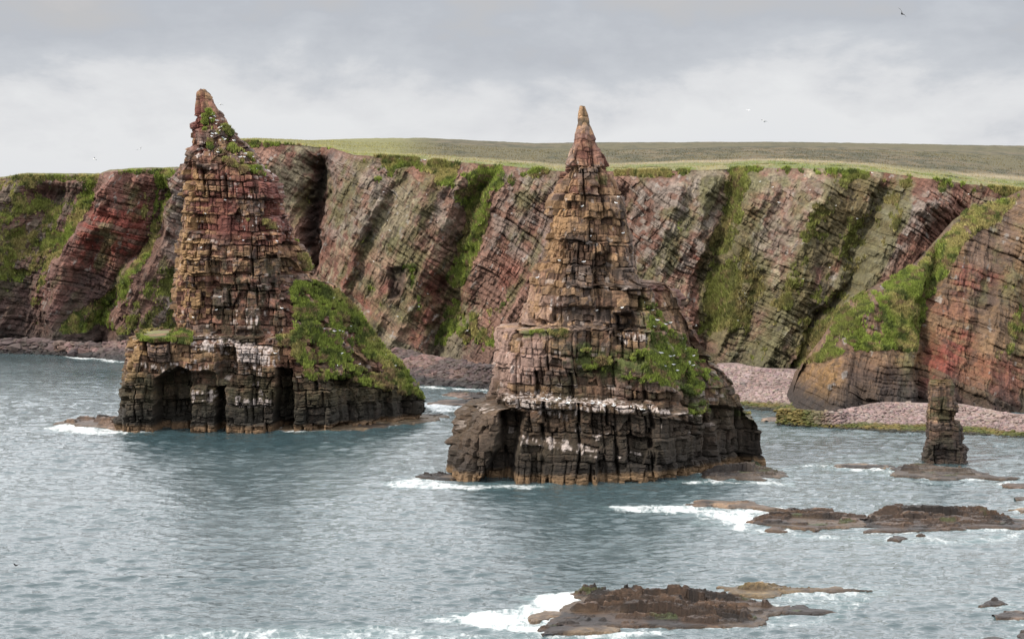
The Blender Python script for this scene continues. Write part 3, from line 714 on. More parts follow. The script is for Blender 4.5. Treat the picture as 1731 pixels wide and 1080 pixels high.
coB, CB, pB = build_cliff('cliff', 330, 2050, 2350, 290, B_top, B_Yt, B_Yb, B_rel, B_msk, 211, cliff_paint((.27, .155, .115), (.215, .105, .075), (.28, .235, .155), .35), dipang=33, turf=60000, tuft_h=.75)

# --- plateau behind the middle cliff, rising to the skyline
def build_plateau():
    e = coB[-1]
    n = e.shape[0]
    skyl = np.interp(pB, [330, 430, 520, 620, 720, 900, 1040, 1350, 1731, 2050], [240, 236, 238, 235, 234, 243, 241, 241, 247, 250])
    ts = np.concatenate([np.linspace(0, .05, 24), np.linspace(.055, 1, 190) ** 1.15, [1.15, 1.6]])
    rows = []; 
    Yend = 830.0
    zs_end = HC + (YH - skyl) / F * Yend
    for t in ts:
        Y = e[:, 1] + (Yend - e[:, 1]) * t
        X = e[:, 0] * (Y / e[:, 1])
        k = min(t, 1)
        pr = k ** .8 if k < 1 else 1
        Z = e[:, 2] + (zs_end - e[:, 2]) * pr
        if t > 1: Z = zs_end - (t - 1) * 30
        rows.append(np.stack([X, Y, Z], -1))
    R = np.stack(rows)
    X, Y, Z = R[..., 0], R[..., 1], R[..., 2]
    T = ts[:, None] * np.ones_like(X)
    w = np.clip(T * 30, 0, 1)
    Z = Z + w * (1.6 * (fbm(X * .03, Y * .03, 0 * X, 4, 300) - .5) * np.clip(1.2 - T, .25, 1) + .35 * (fbm(X * .3, Y * .3, 0 * X, 3, 301) - .5))
    PX, PY = proj(X, Y, Z)
    n1 = fbm(X * .02, Y * .012, 0 * X, 5, 303, .6); n2 = fbm(X * .25, Y * .08, 0 * X, 4, 304, .6)
    C = np.zeros(X.shape + (3,)) + (.135, .118, .055)
    C = mix3(C, (.175, .14, .08), sstep(.46, .62, n1)); C = mix3(C, (.065, .065, .028), .9 * sstep(.46, .62, n2 * .6 + n1 * .4))
    near = 1 - sstep(.05, .12, T + .05 * (n1 - .5))
    C = mix3(C, (.30, .27, .13), near)
    C = mix3(C, (.165, .205, .05), near * sstep(.42, .56, n2 * .35 + n1 * .65) * .9)
    C = mix3(C, (.42, .35, .22), .8 * (1 - sstep(.0, .035, np.abs(T - .10 - .05 * (n1 - .5)))) * sstep(.38, .5, n1))
    lft = sstep(760, 640, PX)
    C = mix3(C, (.27, .27, .09), .7 * lft)
    C = C * (.8 + .4 * fbm(X * .5, Y * .3, 0 * X, 3, 305, .6))[..., None]
    o = make_mesh('plateau', np.stack([X, Y, Z], -1).reshape(-1, 3), grid_faces(*X.shape), C, M_GRASS, smooth=True)
    tag(o, kind='structure')
    tf = tufts('grass', X[:130], Y[:130], Z[:130], C[:130], np.ones_like(X[:130]), 22000, .28, 306, M_TUFT)
    tag(tf, 'short rough grass on the flat cliff top moor', 'grass', kind='stuff')
build_plateau()

# --- right hand headland that comes down to the pebble beach
C_rel = [([(1330, 560), (1326, 720)], -12), ([(1356, 560), (1350, 720)], -4), ([(1385, 560), (1375, 640), (1370, 720)], 3), ([(1440, 540), (1425, 640), (1420, 720)], 2), ([(1500, 480), (1480, 600), (1465, 720)], 6), ([(1560, 440), (1530, 600), (1520, 720)], 3),
         ([(1610, 400), (1570, 500), (1560, 600), (1555, 720)], -5), ([(1640, 380), (1600, 460), (1585, 560), (1590, 720)], 3), ([(1727, 325), (1680, 450), (1640, 600), (1630, 720)], 2),
         ([(1760, 340), (1710, 480), (1680, 600), (1670, 720)], 7), ([(1800, 340), (1760, 720)], 2)]
C_msk = dict(
    grass=[([(1350, 620), (1400, 552), (1433, 508), (1530, 455), (1580, 412), (1640, 348), (1731, 318), (1700, 350), (1640, 395), (1600, 450), (1560, 540), (1540, 590), (1460, 590), (1400, 600)], 8, 1.35),
           ([(1690, 520), (1731, 520), (1731, 560), (1670, 560)], 10, .6), ([(1660, 620), (1700, 540), (1725, 470), (1731, 500), (1700, 600)], 10, .55), ([(1700, 380), (1790, 350), (1790, 480), (1700, 500)], 14, .62)],
    grass_s=[([(1650, 430), (1590, 540)], 6, .4)],
    dull=[([(1350, 620), (1430, 508), (1480, 480), (1440, 560), (1380, 620)], 10, .6), ([(1600, 450), (1640, 390), (1731, 318), (1700, 360)], 8, .7)],
    red=[([(1555, 600), (1600, 550), (1640, 560), (1600, 640), (1580, 720), (1555, 680)], 14, .7), ([(1600, 440), (1680, 460), (1660, 500), (1600, 500)], 10, .8), ([(1640, 600), (1760, 600), (1760, 720), (1660, 720)], 16, .7), ([(1560, 500), (1640, 500), (1640, 720), (1570, 720)], 16, .45)],
    ochre=[([(1360, 610), (1420, 600), (1410, 680), (1350, 700)], 12, .8), ([(1700, 440), (1760, 440), (1760, 600), (1710, 600)], 12, .6), ([(1500, 600), (1560, 600), (1550, 660), (1500, 650)], 14, .5)],
    dark=[([(1420, 620), (1560, 620), (1560, 700), (1400, 710)], 16, .75), ([(1345, 670), (1420, 680), (1400, 720), (1340, 720)], 10, .6), ([(1625, 500), (1700, 500), (1690, 560), (1640, 560)], 14, .4)])
coC, CC, pC = build_cliff('headland', 1338, 2100, 1240, 260, [(1338, 690), (1346, 655), (1358, 616), (1400, 552), (1433, 509), (1480, 480), (1530, 456), (1578, 413), (1610, 375), (1640, 349), (1693, 337), (1731, 318), (1830, 300)],
    [(1338, 410), (1400, 418), (1530, 432), (1640, 450), (1731, 462), (1830, 470)], [(1338, 398), (1400, 388), (1560, 398), (1830, 402)], C_rel, C_msk, 331,
    cliff_paint((.20, .12, .075), (.25, .155, .085), (.155, .10, .07), .8), dipang=18, pk=.75, turf=36000, tuft_h=.6,
    back=[(3, -1.0, (.12, .13, .04)), (9, -5, (.10, .09, .05)), (22, -99, (.1, .08, .06))])

# ================================================================== beaches and boulder strips
ICO_V = None
def ico():
    t = (1 + 5 ** .5) / 2
    v = np.array([(-1, t, 0), (1, t, 0), (-1, -t, 0), (1, -t, 0), (0, -1, t), (0, 1, t), (0, -1, -t), (0, 1, -t), (t, 0, -1), (t, 0, 1), (-t, 0, -1), (-t, 0, 1)], float)
    v /= np.linalg.norm(v[0])
    f = np.array([(0, 11, 5), (0, 5, 1), (0, 1, 7), (0, 7, 10), (0, 10, 11), (1, 5, 9), (5, 11, 4), (11, 10, 2), (10, 7, 6), (7, 1, 8), (3, 9, 4), (3, 4, 2), (3, 2, 6), (3, 6, 8), (3, 8, 9), (4, 9, 5), (2, 4, 11), (6, 2, 10), (8, 6, 7), (9, 8, 1)])
    return v, f
def stones(name, x, y, z, size, col, seed, mat, flat=.6):
    rg = np.random.default_rng(seed); n = len(x); v, f = ico()
    J = v[None] * (1 + rg.uniform(-.28, .28, (n, 12, 1)))
    a = rg.uniform(0, math.tau, n); ca, sa = np.cos(a)[:, None], np.sin(a)[:, None]
    sx = (size * rg.uniform(.7, 1.5, n))[:, None]; sy = (size * rg.uniform(.7, 1.1, n))[:, None]; sz = (size * flat * rg.uniform(.7, 1.2, n))[:, None]
    lx, ly, lz = J[..., 0] * sx, J[..., 1] * sy, J[..., 2] * sz
    co = np.stack([lx * ca - ly * sa + x[:, None], lx * sa + ly * ca + y[:, None], lz + z[:, None]], -1).reshape(-1, 3)
    fs = (f[None] + 12 * np.arange(n)[:, None, None]).reshape(-1, 3)
    c = np.repeat(col, 12, 0)
    return make_mesh(name, co, fs, c, mat)
def beach(name, front, backl, zb, n_st, size, colf, seed, slabel, nc=220, nr=40, lift=0.0):
    """a sheet that rises from the waterline (front row in the photo) to the cliff foot (back row)"""
    px = np.linspace(front[0][0], front[-1][0], nc)
    pf = np.interp(px, [a[0] for a in front], [a[1] for a in front]); pb = np.interp(px, [a[0] for a in backl], [a[1] for a in backl])
    Yf = Yground(pf); Yb_ = Yground(pb, zb)
    Yb_ = np.maximum(Yb_, Yf + 1.5)
    t = np.linspace(-.35, 1.5, nr)[:, None]
    Y = Yf + (Yb_ - Yf) * t
    X = (px - CX) / F * (Yf + (Yb_ - Yf) * np.clip(t, 0, 1))
    Z = zb * t + .35 * (fbm(X * .2, Y * .2, 0 * X, 3, seed) - .5)
    T = t * np.ones_like(X)
    C = colf(X, Y, T, Z)
    o = make_mesh(name, np.stack([X, Y, Z], -1).reshape(-1, 3), grid_faces(nr, nc), C * .8, M_PEB)
    tag(o, kind='structure')
    rg = np.random.default_rng(seed)
    i = rg.uniform(4, nr - 2, n_st); j = rg.uniform(0, nc - 1.01, n_st)
    i0, j0 = i.astype(int), j.astype(int)
    x = X[i0, j0] + rg.uniform(-.5, .5, n_st); y = Y[i0, j0] + rg.uniform(-.5, .5, n_st); z = Z[i0, j0]
    sz = size * rg.lognormal(0, .35, n_st)
    col = C[i0, j0] * rg.uniform(.72, 1.22, (n_st, 1)) * rg.uniform(.93, 1.07, (n_st, 3))
    s = stones(name.replace('beach', 'stones') if 'beach' in name else name + '_stones', x, y, z + sz * .1, sz, col, seed + 1, M_PEB)
    tag(s, slabel, 'stones', kind='stuff')
def col_pink(X, Y, T, Z):
    gw = np.where(Y > 404, .12, .30)
    C = np.zeros(X.shape + (3,)) + (.42, .32, .295)
    n = fbm(X * .15, Y * .15, 0 * X, 4, 401)
    C = mix3(C, (.34, .25, .23), sstep(.45, .6, n))
    k = np.maximum(1 - sstep(gw, gw + .12, T + .35 * (n - .5)), (1 - sstep(56, 62, X)) * (Y < 400))
    C = mix3(C, (.115, .125, .03), k); C = mix3(C, (.19, .15, .045), k * sstep(.5, .62, fbm(X * .4, Y * .4, 0 * X, 3, 402)))
    C = mix3(C, (.04, .04, .03), 1 - sstep(-.02, .08, T + .1 * (n - .5)))
    return C
def col_dark(X, Y, T, Z):
    C = np.zeros(X.shape + (3,)) + (.22, .145, .125)
    n = fbm(X * .15, Y * .15, 0 * X, 4, 403)
    C = mix3(C, (.12, .09, .085), sstep(.42, .6, n)); C = mix3(C, (.05, .045, .045), 1 - sstep(.1, .55, T + .3 * (n - .5)))
    return C
beach('pebble_beach', [(1320, 717), (1390, 722), (1500, 728), (1600, 731), (1731, 737), (1830, 740), (2100, 745)], [(1320, 713), (1390, 716), (1430, 703), (1500, 695), (1560, 696), (1640, 698), (1731, 712), (1830, 712), (2100, 712)], 1.9, 12500, .30, col_pink, 411, 'pink pebbles and green weed below the right hand headland')
beach('cove_beach', [(1225, 684), (1290, 690), (1365, 697), (1420, 700)], [(1225, 636), (1260, 636), (1300, 643), (1345, 645), (1420, 650)], 3.0, 8000, .34, col_pink, 421, 'pink pebbles filling the cove behind the pyramid stack')
beach('boulder_beach', [(660, 651), (720, 649), (815, 655), (900, 660)], [(660, 606), (700, 612), (790, 625), (900, 640)], 3.2, 5200, .55, col_dark, 431, 'brown boulders at the cliff foot between the two tall stacks')
beach('rocky_shore', [(-250, 600), (-60, 597), (60, 597), (110, 601), (215, 608), (320, 612)], [(-250, 588), (-60, 588), (60, 586), (110, 590), (215, 586), (320, 586)], 2.2, 4600, .8, col_dark, 441, 'dark boulders along the foot of the far left cliffs')

# ================================================================== low reef rocks
def reef(name, outline, label, hmax, seed, colr=(.062, .038, .025), parent=None, slope=.9, step=.45, dipd=(.8, -.5), dx=.16, cat='reef', group=None, flat=.28, tan=.6, terr=.6):
    gx, gy = ground([p[0] for p in outline], [p[1] for p in outline])
    gy = np.asarray(gy)
    P = np.stack([gx, gy], 1)
    x0, x1 = P[:, 0].min() - .5, P[:, 0].max() + .5; y0, y1 = P[:, 1].min() - .5, P[:, 1].max() + .5
    area_ = (x1 - x0) * (y1 - y0); dx = max(dx, math.sqrt(area_ / 190000)); dyy = dx * 1.15
    X, Y = np.meshgrid(np.arange(x0, x1 + dx, dx), np.arange(y0, y1 + dyy, dyy))
    wx = 2.0 * (fbm(X * .35, Y * .35, 0 * X, 4, seed) - .5) * 2; wy = 2.4 * (fbm(X * .35, Y * .35, 0 * X + 5, 4, seed) - .5) * 2
    sd = poly_sd(X + wx, Y + wy, P)
    ext = max(1.5, min((y1 - y0), (x1 - x0)) * .5)
    n = fbm(X * .12, Y * .2, 0 * X, 4, seed + 1); n2 = fbm(X * .6, Y * .9, 0 * X, 4, seed + 2, .6)
    base = hmax * np.clip(sd / (ext * flat), -.6, 1) ** 1 * (.25 + .9 * n)
    # slabs that dip to one side and break off in scarps
    q = X * .07 + Y * .33 + 1.6 * (fbm(X * .08, Y * .12, 0 * X, 3, seed + 3) - .5)
    qi = np.floor(q); qf = q - qi
    saw = (1 - qf) * (.4 + .9 * _h(qi, qi * 0, qi * 0, seed + 4))
    xs_ = X * .95 - Y * .25 + 2.5 * (fbm(X * .12, Y * .2, 0 * X, 3, seed + 9) - .5)
    ci = np.floor(xs_ / 7.0 + 5 * _h(qi, qi * 0, qi * 0, seed + 5)); hb = _h(qi, ci, qi * 0, seed + 6)
    q2 = q * 3.1 + .5 * n2; q2i = np.floor(q2); q2f = q2 - q2i
    c2 = xs_ / 2.6 + 5 * _h(q2i, q2i * 0, q2i * 0, seed + 15); c2i = np.floor(c2); eu = np.minimum(c2 - c2i, 1 - c2 + c2i) * 2.6
    h = _h(q2i, c2i, q2i * 0, seed + 16); h2 = _h(q2i, c2i, q2i * 0 + 3, seed + 17)
    env = sstep(-.1, min(2.2, ext * .6), sd) * (.72 + .28 * np.clip(sd / ext, 0, 1))
    env = env * (.55 + .55 * np.clip((Y - y0) / (y1 - y0), 0, 1))
    H = .9 * hmax * env * (.22 + .75 * hb * (.62 + .6 * n) - .35 * (qf - .3) + .22 * (h - .5) * 1.3 - .12 * q2f) 
    st = step * .8
    T_ = (H - .045 * X + .02 * Y) / st + .55 * (n2 - .5) + .35 * (h - .5)
    ft = T_ - np.floor(T_)
    H = (np.floor(T_) + np.where(ft > .8, (ft - .8) * 5, 0) * 1.0 + .12 * ft) * st + .045 * X - .02 * Y
    H = H + .16 * (n2 - .5) + .10 * (fbm(X * 1.8, Y * 1.8, 0 * X, 3, seed + 18) - .5)
    H = np.minimum(H, hmax * (.60 + .15 * n)) + .25 * hmax * (fbm(X * .9 + Y * .2, Y * 1.1, 0 * X, 5, seed + 19, .65) - .5) * sstep(0, 1.5, sd) - .12 * np.exp(-(eu / .10) ** 2) * (h > .5)
    H = np.where(sd < 0, np.minimum(H, -.15) + sd * 1.0, np.maximum(H, .05 + .4 * np.clip(sd, 0, .6)))
    H = np.maximum(H, -2.5)
    C = np.zeros(X.shape + (3,)) + colr
    C = mix3(C, np.array(colr) * [1.9, 1.8, 1.6], sstep(.48, .66, h * .4 + n2 * .6))
    C = mix3(C, (.035, .026, .022), sstep(.5, .62, fbm(X * .25, Y * .25, 0 * X, 4, seed + 7)))
    C = C * (.6 + .7 * h2)[..., None]
    C = mix3(C, (.17, .115, .07), tan * (1 - sstep(.05, .35, H + 1.6 * (n - .45) + .5 * (n2 - .5))))
    C = mix3(C, (.07, .10, .02), .6 * sstep(.66, .72, fbm(X * .3, Y * .3, 0 * X, 4, seed + 8)) * (H > .3))
    co = np.stack([X, Y, H], -1)
    keep = (sd > -2.2)
    idx = np.arange(X.size).reshape(X.shape)
    f = grid_faces(*X.shape)
    k = keep.ravel()[f].any(1); f = f[k]
    used = np.unique(f); remap = np.zeros(X.size, int); remap[used] = np.arange(len(used))
    o = make_mesh(name, co.reshape(-1, 3)[used], remap[f], C.reshape(-1, 3)[used], M_REEF)
    if parent is not None:
        local(o, parent)
    else:
        c0 = np.array([P[:, 0].mean(), P[:, 1].mean(), 0.0])
        me = o.data; n_ = len(me.vertices); c = np.empty(n_ * 3, np.float32); me.vertices.foreach_get('co', c)
        c = (c.reshape(-1, 3) - c0).astype(np.float32); me.vertices.foreach_set('co', c.ravel()); me.update(); o.location = c0
        tag(o, label, cat, group)
    REEFS.append(P)
    return o
REEFS = []
reef('reef_rock', [(928, 1048), (960, 1030), (985, 1010), (948, 1002), (1000, 1000), (1090, 1002), (1180, 1004), (1250, 1012), (1300, 1020), (1330, 1030), (1320, 1042), (1278, 1058), (1200, 1064), (1110, 1058), (1000, 1058), (930, 1070), (912, 1064)],
     'largest dark brown reef in the foreground with surf breaking on its left end', 3.3, 501)
reef('reef_rock', [(1218, 993), (1262, 990), (1330, 994), (1420, 994), (1470, 996), (1410, 1000), (1330, 1004), (1290, 1010), (1240, 1004)], 'low olive topped reef just behind the largest foreground reef', 1.7, 502, (.15, .11, .06), tan=.5)
reef('reef_rock', [(1322, 1026), (1370, 1029), (1410, 1036), (1370, 1039), (1325, 1034)], 'narrow dark reef pointing right off the largest foreground reef', .9, 503, tan=.2)
reef('reef_rock', [(900, 1040), (920, 1034), (955, 1034), (985, 1036), (960, 1043), (925, 1046), (903, 1050)], 'small tan rock awash in surf left of the foreground reef', .8, 504, (.2, .15, .11))
reef('reef_rock', [(912, 1062), (940, 1054), (990, 1060), (1040, 1064), (1030, 1070), (960, 1071), (920, 1070)], 'tan slab in foam at the near left corner of the foreground reef', .7, 505, (.2, .15, .1))
reef('reef_rock', [(1258, 884), (1290, 872), (1330, 866), (1400, 866), (1440, 870), (1490, 878), (1460, 890), (1370, 896), (1320, 890), (1290, 890)], 'brown slab reef with square blocks, left end of the shelf below the pillar', 1.7, 511, (.062, .038, .025), step=.4)
reef('reef_rock', [(1445, 878), (1490, 866), (1560, 862), (1640, 862), (1690, 872), (1731, 880), (1790, 886), (1731, 894), (1640, 896), (1540, 898), (1470, 890)], 'long dark reef of tilted slabs reaching the right edge of the photo', 2.3, 512, (.062, .038, .025), step=.45)
reef('reef_rock', [(1158, 852), (1180, 846), (1240, 849), (1300, 856), (1340, 862), (1280, 862), (1210, 856), (1165, 856)], 'thin tan reef below the right foot of the pyramid stack', 1.1, 513, (.17, .12, .085))
reef('reef_rock', [(1284, 894), (1310, 890), (1338, 893), (1334, 898), (1300, 899)], 'small dark rock in front of the left slab reef', .8, 514, tan=.3)
reef('reef_rock', [(1460, 898), (1500, 894), (1545, 898), (1500, 903), (1466, 903)], 'small flat rock under the middle of the slab reefs', .7, 515, tan=.5)
reef('reef_rock', [(1497, 909), (1512, 906), (1532, 909), (1518, 914), (1500, 913)], 'tiny dark rock by itself below the slab reefs', .7, 516, tan=.2)
reef('reef_rock', [(1548, 906), (1560, 902), (1578, 907), (1565, 909)], 'tiny tan rock right of the tiny dark rock', .5, 517, tan=.6)
reef('reef_rock', [(1412, 789), (1440, 787), (1480, 786), (1506, 789), (1470, 791), (1430, 791)], 'row of flat tan rocks left of the small pillar', .55, 521, (.24, .18, .13), tan=.8)
reef('reef_rock', [(1688, 820), (1710, 816), (1731, 818), (1780, 822), (1731, 826), (1700, 823)], 'flat dark rock at the right edge near the pillar reef', .9, 522, tan=.4)
reef('reef_rock', [(1709, 862), (1731, 857), (1760, 864), (1731, 866)], 'rounded tan rock cut by the right edge above the slab reef', 1.0, 523, (.2, .15, .11))
reef('reef_rock', [(1718, 842), (1731, 839), (1750, 844), (1731, 846)], 'small dark rock cut by the right edge between two others', .9, 524)
reef('reef_rock', [(1652, 1024), (1680, 1016), (1712, 1020), (1700, 1026), (1665, 1027)], 'brown rock near the lower right corner, farthest of that cluster', 1.3, 531, (.17, .12, .09))
reef('reef_rock', [(1690, 1044), (1715, 1034), (1760, 1034), (1760, 1048), (1710, 1048)], 'layered brown rock cut by the lower right edge', 1.7, 532, (.16, .11, .08))
reef('reef_rock', [(1635, 1084), (1660, 1077), (1700, 1079), (1712, 1090), (1650, 1096)], 'black rock cut by the bottom edge near the right corner', .9, 533, (.04, .035, .03), tan=0)
reef('reef_rock', [(1718, 1078), (1731, 1066), (1780, 1066), (1780, 1086)], 'dark rock in the very bottom right corner', 1.2, 534, (.10, .07, .055), tan=.2)
reef('reef_rock', [(722, 682), (750, 678), (800, 676), (826, 682), (790, 686), (745, 686)], 'brown rock in the channel between the tall stacks, nearer one', .9, 541, (.17, .12, .095), tan=.4)
reef('reef_rock', [(750, 668), (775, 662), (820, 666), (840, 674), (790, 674)], 'brown rock in the channel between the tall stacks, farther one', 1.3, 542, (.16, .11, .09), tan=.3)
reef('reef_rock', [(1284, 708), (1320, 703), (1350, 706), (1330, 712), (1295, 712)], 'flat rock beside the left tip of the pebble beach', .5, 551, (.20, .15, .12), tan=.6)
# wave-cut aprons: parts of their stacks
reef('wave_cut_ledge', [(95, 716), (130, 708), (190, 706), (240, 712), (240, 730), (190, 727), (150, 722)], None, 1.7, 561, (.15, .10, .075), parent=stack1)
reef('wave_cut_ledge', [(470, 716), (560, 718), (660, 708), (720, 700), (748, 702), (758, 706), (740, 712), (640, 722), (560, 729), (470, 727)], None, 1.2, 562, (.13, .10, .065), parent=stack1)
reef('wave_cut_ledge', [(703, 808), (730, 800), (765, 802), (765, 812), (730, 812)], None, 1.3, 563, (.17, .12, .08), parent=stack2)
reef('wave_cut_ledge', [(1180, 800), (1240, 790), (1290, 786), (1322, 796), (1328, 806), (1300, 810), (1250, 810), (1190, 812)], None, 2.6, 564, (.08, .062, .05), parent=stack2, tan=.3, flat=.35)
reef('wave_cut_ledge', [(1502, 804), (1510, 790), (1545, 784), (1640, 794), (1680, 806), (1720, 808), (1700, 812), (1650, 810), (1600, 812), (1540, 806)], None, 1.6, 565, (.07, .055, .045), parent=stack3, tan=.35, flat=.4)

# ================================================================== sea
def build_sea():
    Ys = [170.0]
    while Ys[-1] < 640: Ys.append(Ys[-1] + .25 * Ys[-1] / 200)
    Ys = np.array(Ys)
    Yall = np.concatenate([[-400, 0, 100, 140, 160], Ys, [700, 900, 1500, 4000, 9000]])
    u = np.linspace(-.36, .36, 1452)
    uall = np.concatenate([[-9, -2, -.8, -.42], u, [.42, .8, 2, 9]])
    U, Y = np.meshgrid(uall, Yall)
    X = U * np.maximum(Y, 150)
    rg = np.random.default_rng(5)
    Z = np.zeros_like(X)
    spx = .57 / 1150 * np.maximum(Y, 150); spy = np.maximum(Y, 150) * .25 / 200
    for i in range(64):
        lam = 10 ** rg.uniform(math.log10(.7), math.log10(9))
        th = rg.normal(math.radians(186), .38)
        kx, ky = math.sin(th) * math.tau / lam, math.cos(th) * math.tau / lam
        amp = .0062 * lam ** .62
        px_ = math.tau / max(abs(kx), 1e-6); py_ = math.tau / max(abs(ky), 1e-6)
        fd = np.clip((py_ / spy - 2.5) / 3, 0, 1) * np.clip((px_ / spx - 2.5) / 3, 0, 1)
        ph = kx * X + ky * Y + rg.uniform(0, 6.28) + 1.5 * np.sin(X * .03 * rg.normal() + Y * .02 * rg.normal() + rg.uniform(0, 6))
        s = 2.6 * ((np.sin(ph) + 1) / 2) ** 2.4 - 1
        Z += amp * fd * s * (1.35 if lam < 3.2 else .8)
    patch = fbm(X * .012, Y * .02, 0 * X, 3, 601)
    Z *= (.55 + .9 * patch)
    inner = (np.abs(U) < .361) & (Y > 165) & (Y < 645)
    Z = np.where(inner, Z, 0)
    calm = sstep(430, 520, Y); Z *= 1 - .5 * calm
    # foam
    foam = np.zeros_like(X)
    sel = (Y > 165) & (Y < 660) & (np.abs(U) < .37)
    px, py = proj(X, np.maximum(Y, 100), 0 * X)
    big = fbm(X * .10, Y * .06, 0 * X, 4, 602); fin = fbm(X * .5, Y * .28, 0 * X, 5, 603, .62)
    wx = (big - .5) * 60; wy = (big - .5) * 16
    def F(poly, s, a): return area(px + wx, py + wy, poly, s) * a
    f = F([(765, 1038), (860, 1028), (905, 1010), (985, 1004), (1000, 1030), (950, 1050), (1000, 1064), (1150, 1068), (1000, 1076), (880, 1068), (800, 1058)], 7, .92)
    f += F([(380, 1062), (560, 1056), (760, 1062), (900, 1070), (900, 1095), (300, 1095), (250, 1075)], 6, .62)
    f += F([(860, 1004), (950, 1000), (990, 1012), (900, 1016)], 5, .7) + F([(700, 1045), (830, 1036), (830, 1060), (760, 1056)], 5, .6)
    f += F([(1300, 1004), (1420, 996), (1500, 996), (1440, 1030), (1340, 1026)], 6, .52) + F([(1270, 1058), (1420, 1040), (1440, 1046), (1290, 1066)], 5, .5)
    f += F([(1020, 858), (1150, 852), (1260, 862), (1330, 868), (1270, 886), (1200, 872), (1080, 866)], 4, .85)
    f += F([(1250, 880), (1280, 896), (1500, 912), (1740, 900), (1740, 912), (1600, 920), (1400, 912), (1240, 900)], 6, .62)
    f += F([(1180, 870), (1260, 878), (1260, 896), (1160, 886)], 6, .5)
    f += F([(62, 720), (110, 714), (200, 726), (260, 730), (160, 733), (80, 727)], 3, .95)
    f += F([(460, 722), (500, 722), (560, 728), (480, 731)], 2.5, .9) + F([(640, 815), (700, 806), (760, 816), (940, 822), (900, 828), (760, 827), (660, 824)], 3.5, .9)
    f += F([(1100, 816), (1200, 812), (1330, 812), (1330, 818), (1180, 818)], 3, .7) + F([(80, 596), (120, 600), (210, 608), (215, 612), (120, 606)], 2, .9)
    f += F([(700, 652), (820, 655), (820, 660), (700, 656)], 2, .8) + F([(722, 684), (830, 684), (815, 700), (730, 698)], 3, .9) + F([(1340, 788), (1430, 784), (1510, 792), (1510, 800), (1400, 795)], 4, .55)
    f += F([(1500, 806), (1600, 816), (1731, 814), (1731, 818), (1600, 820)], 3, .6) + F([(1690, 1050), (1750, 1050), (1750, 1060), (1680, 1056)], 4, .5)
    near = np.zeros_like(X)
    for P in REEFS:
        m = sel & (X > P[:, 0].min() - 6) & (X < P[:, 0].max() + 6) & (Y > P[:, 1].min() - 6) & (Y < P[:, 1].max() + 6)
        if m.any():
            d = poly_sd(X[m], Y[m], P)
            near[m] = np.maximum(near[m], np.exp(-np.clip(-d, 0, 9) / 1.1) * .62)
    f = np.where(sel, f, 0)
    tot = np.clip(f, 0, 1.2) + near * (1 - np.clip(f, 0, 1))
    foam = (tot * .72 + (fin - .5) * .7 + (big - .5) * .3) * (tot > .04)
    milky = np.clip(tot, 0, 1) * .5
    C = np.zeros(X.shape + (3,)) + (.034, .054, .060)
    C = mix3(C, (.018, .036, .042), sstep(.45, .6, patch) * .6)
    C = mix3(C, (.16, .25, .25), milky * .5)
    co = np.stack([X, Y, Z + .05 * np.clip(foam, 0, 1)], -1).reshape(-1, 3)
    m = bpy.data.materials.new('sea_water'); m.use_nodes = True
    t = m.node_tree; L = t.links.new; t.nodes.clear()
    out = N(t, 'ShaderNodeOutputMaterial'); b = N(t, 'ShaderNodeBsdfPrincipled'); df = N(t, 'ShaderNodeBsdfDiffuse'); df.inputs[0].default_value = (.56, .58, .585, 1)
    a = N(t, 'ShaderNodeAttribute', attribute_name='Col'); L(a.outputs['Color'], b.inputs['Base Color'])
    b.inputs['Roughness'].default_value = .06; b.inputs['IOR'].default_value = 1.5
    g = N(t, 'ShaderNodeNewGeometry')
    mp = N(t, 'ShaderNodeMapping'); mp.inputs['Scale'].default_value = (.7, 1.5, 1); L(g.outputs['Position'], mp.inputs[0])
    n1 = N(t, 'ShaderNodeTexNoise'); n1.inputs['Scale'].default_value = 1.3; n1.inputs['Detail'].default_value = 4; n1.inputs['Roughness'].default_value = .6; L(mp.outputs[0], n1.inputs['Vector'])
    bp = N(t, 'ShaderNodeBump'); bp.inputs['Strength'].default_value = 1.0; bp.inputs['Distance'].default_value = .22
    L(n1.outputs['Fac'], bp.inputs['Height']); L(bp.outputs[0], b.inputs['Normal'])
    mpw = N(t, 'ShaderNodeMapping'); mpw.inputs['Scale'].default_value = (.5, 1.4, 1); L(g.outputs['Position'], mpw.inputs[0])      # wind patches: rougher and smoother water
    nw = N(t, 'ShaderNodeTexNoise'); nw.inputs['Scale'].default_value = .035; nw.inputs['Detail'].default_value = 4; nw.inputs['Roughness'].default_value = .6; L(mpw.outputs[0], nw.inputs['Vector'])
    rw = N(t, 'ShaderNodeMapRange'); rw.inputs[1].default_value = .35; rw.inputs[2].default_value = .65; rw.inputs[3].default_value = .5; rw.inputs[4].default_value = 1.0
    L(nw.outputs['Fac'], rw.inputs[0]); L(rw.outputs[0], bp.inputs['Strength'])
    fa = N(t, 'ShaderNodeAttribute', attribute_name='foam')
    mp2 = N(t, 'ShaderNodeMapping'); mp2.inputs['Scale'].default_value = (1.1, .55, 1); L(g.outputs['Position'], mp2.inputs[0])
    n2 = N(t, 'ShaderNodeTexNoise'); n2.inputs['Scale'].default_value = 1.0; n2.inputs['Detail'].default_value = 9; n2.inputs['Roughness'].default_value = .72; n2.inputs['Distortion'].default_value = .8; L(mp2.outputs[0], n2.inputs['Vector'])
    ma = N(t, 'ShaderNodeMath', operation='MULTIPLY_ADD'); L(n2.outputs['Fac'], ma.inputs[0]); ma.inputs[1].default_value = 1.3; L(fa.outputs['Fac'], ma.inputs[2])
    mr = N(t, 'ShaderNodeMapRange'); mr.inputs[1].default_value = 1.06; mr.inputs[2].default_value = 1.62; L(ma.outputs[0], mr.inputs[0])
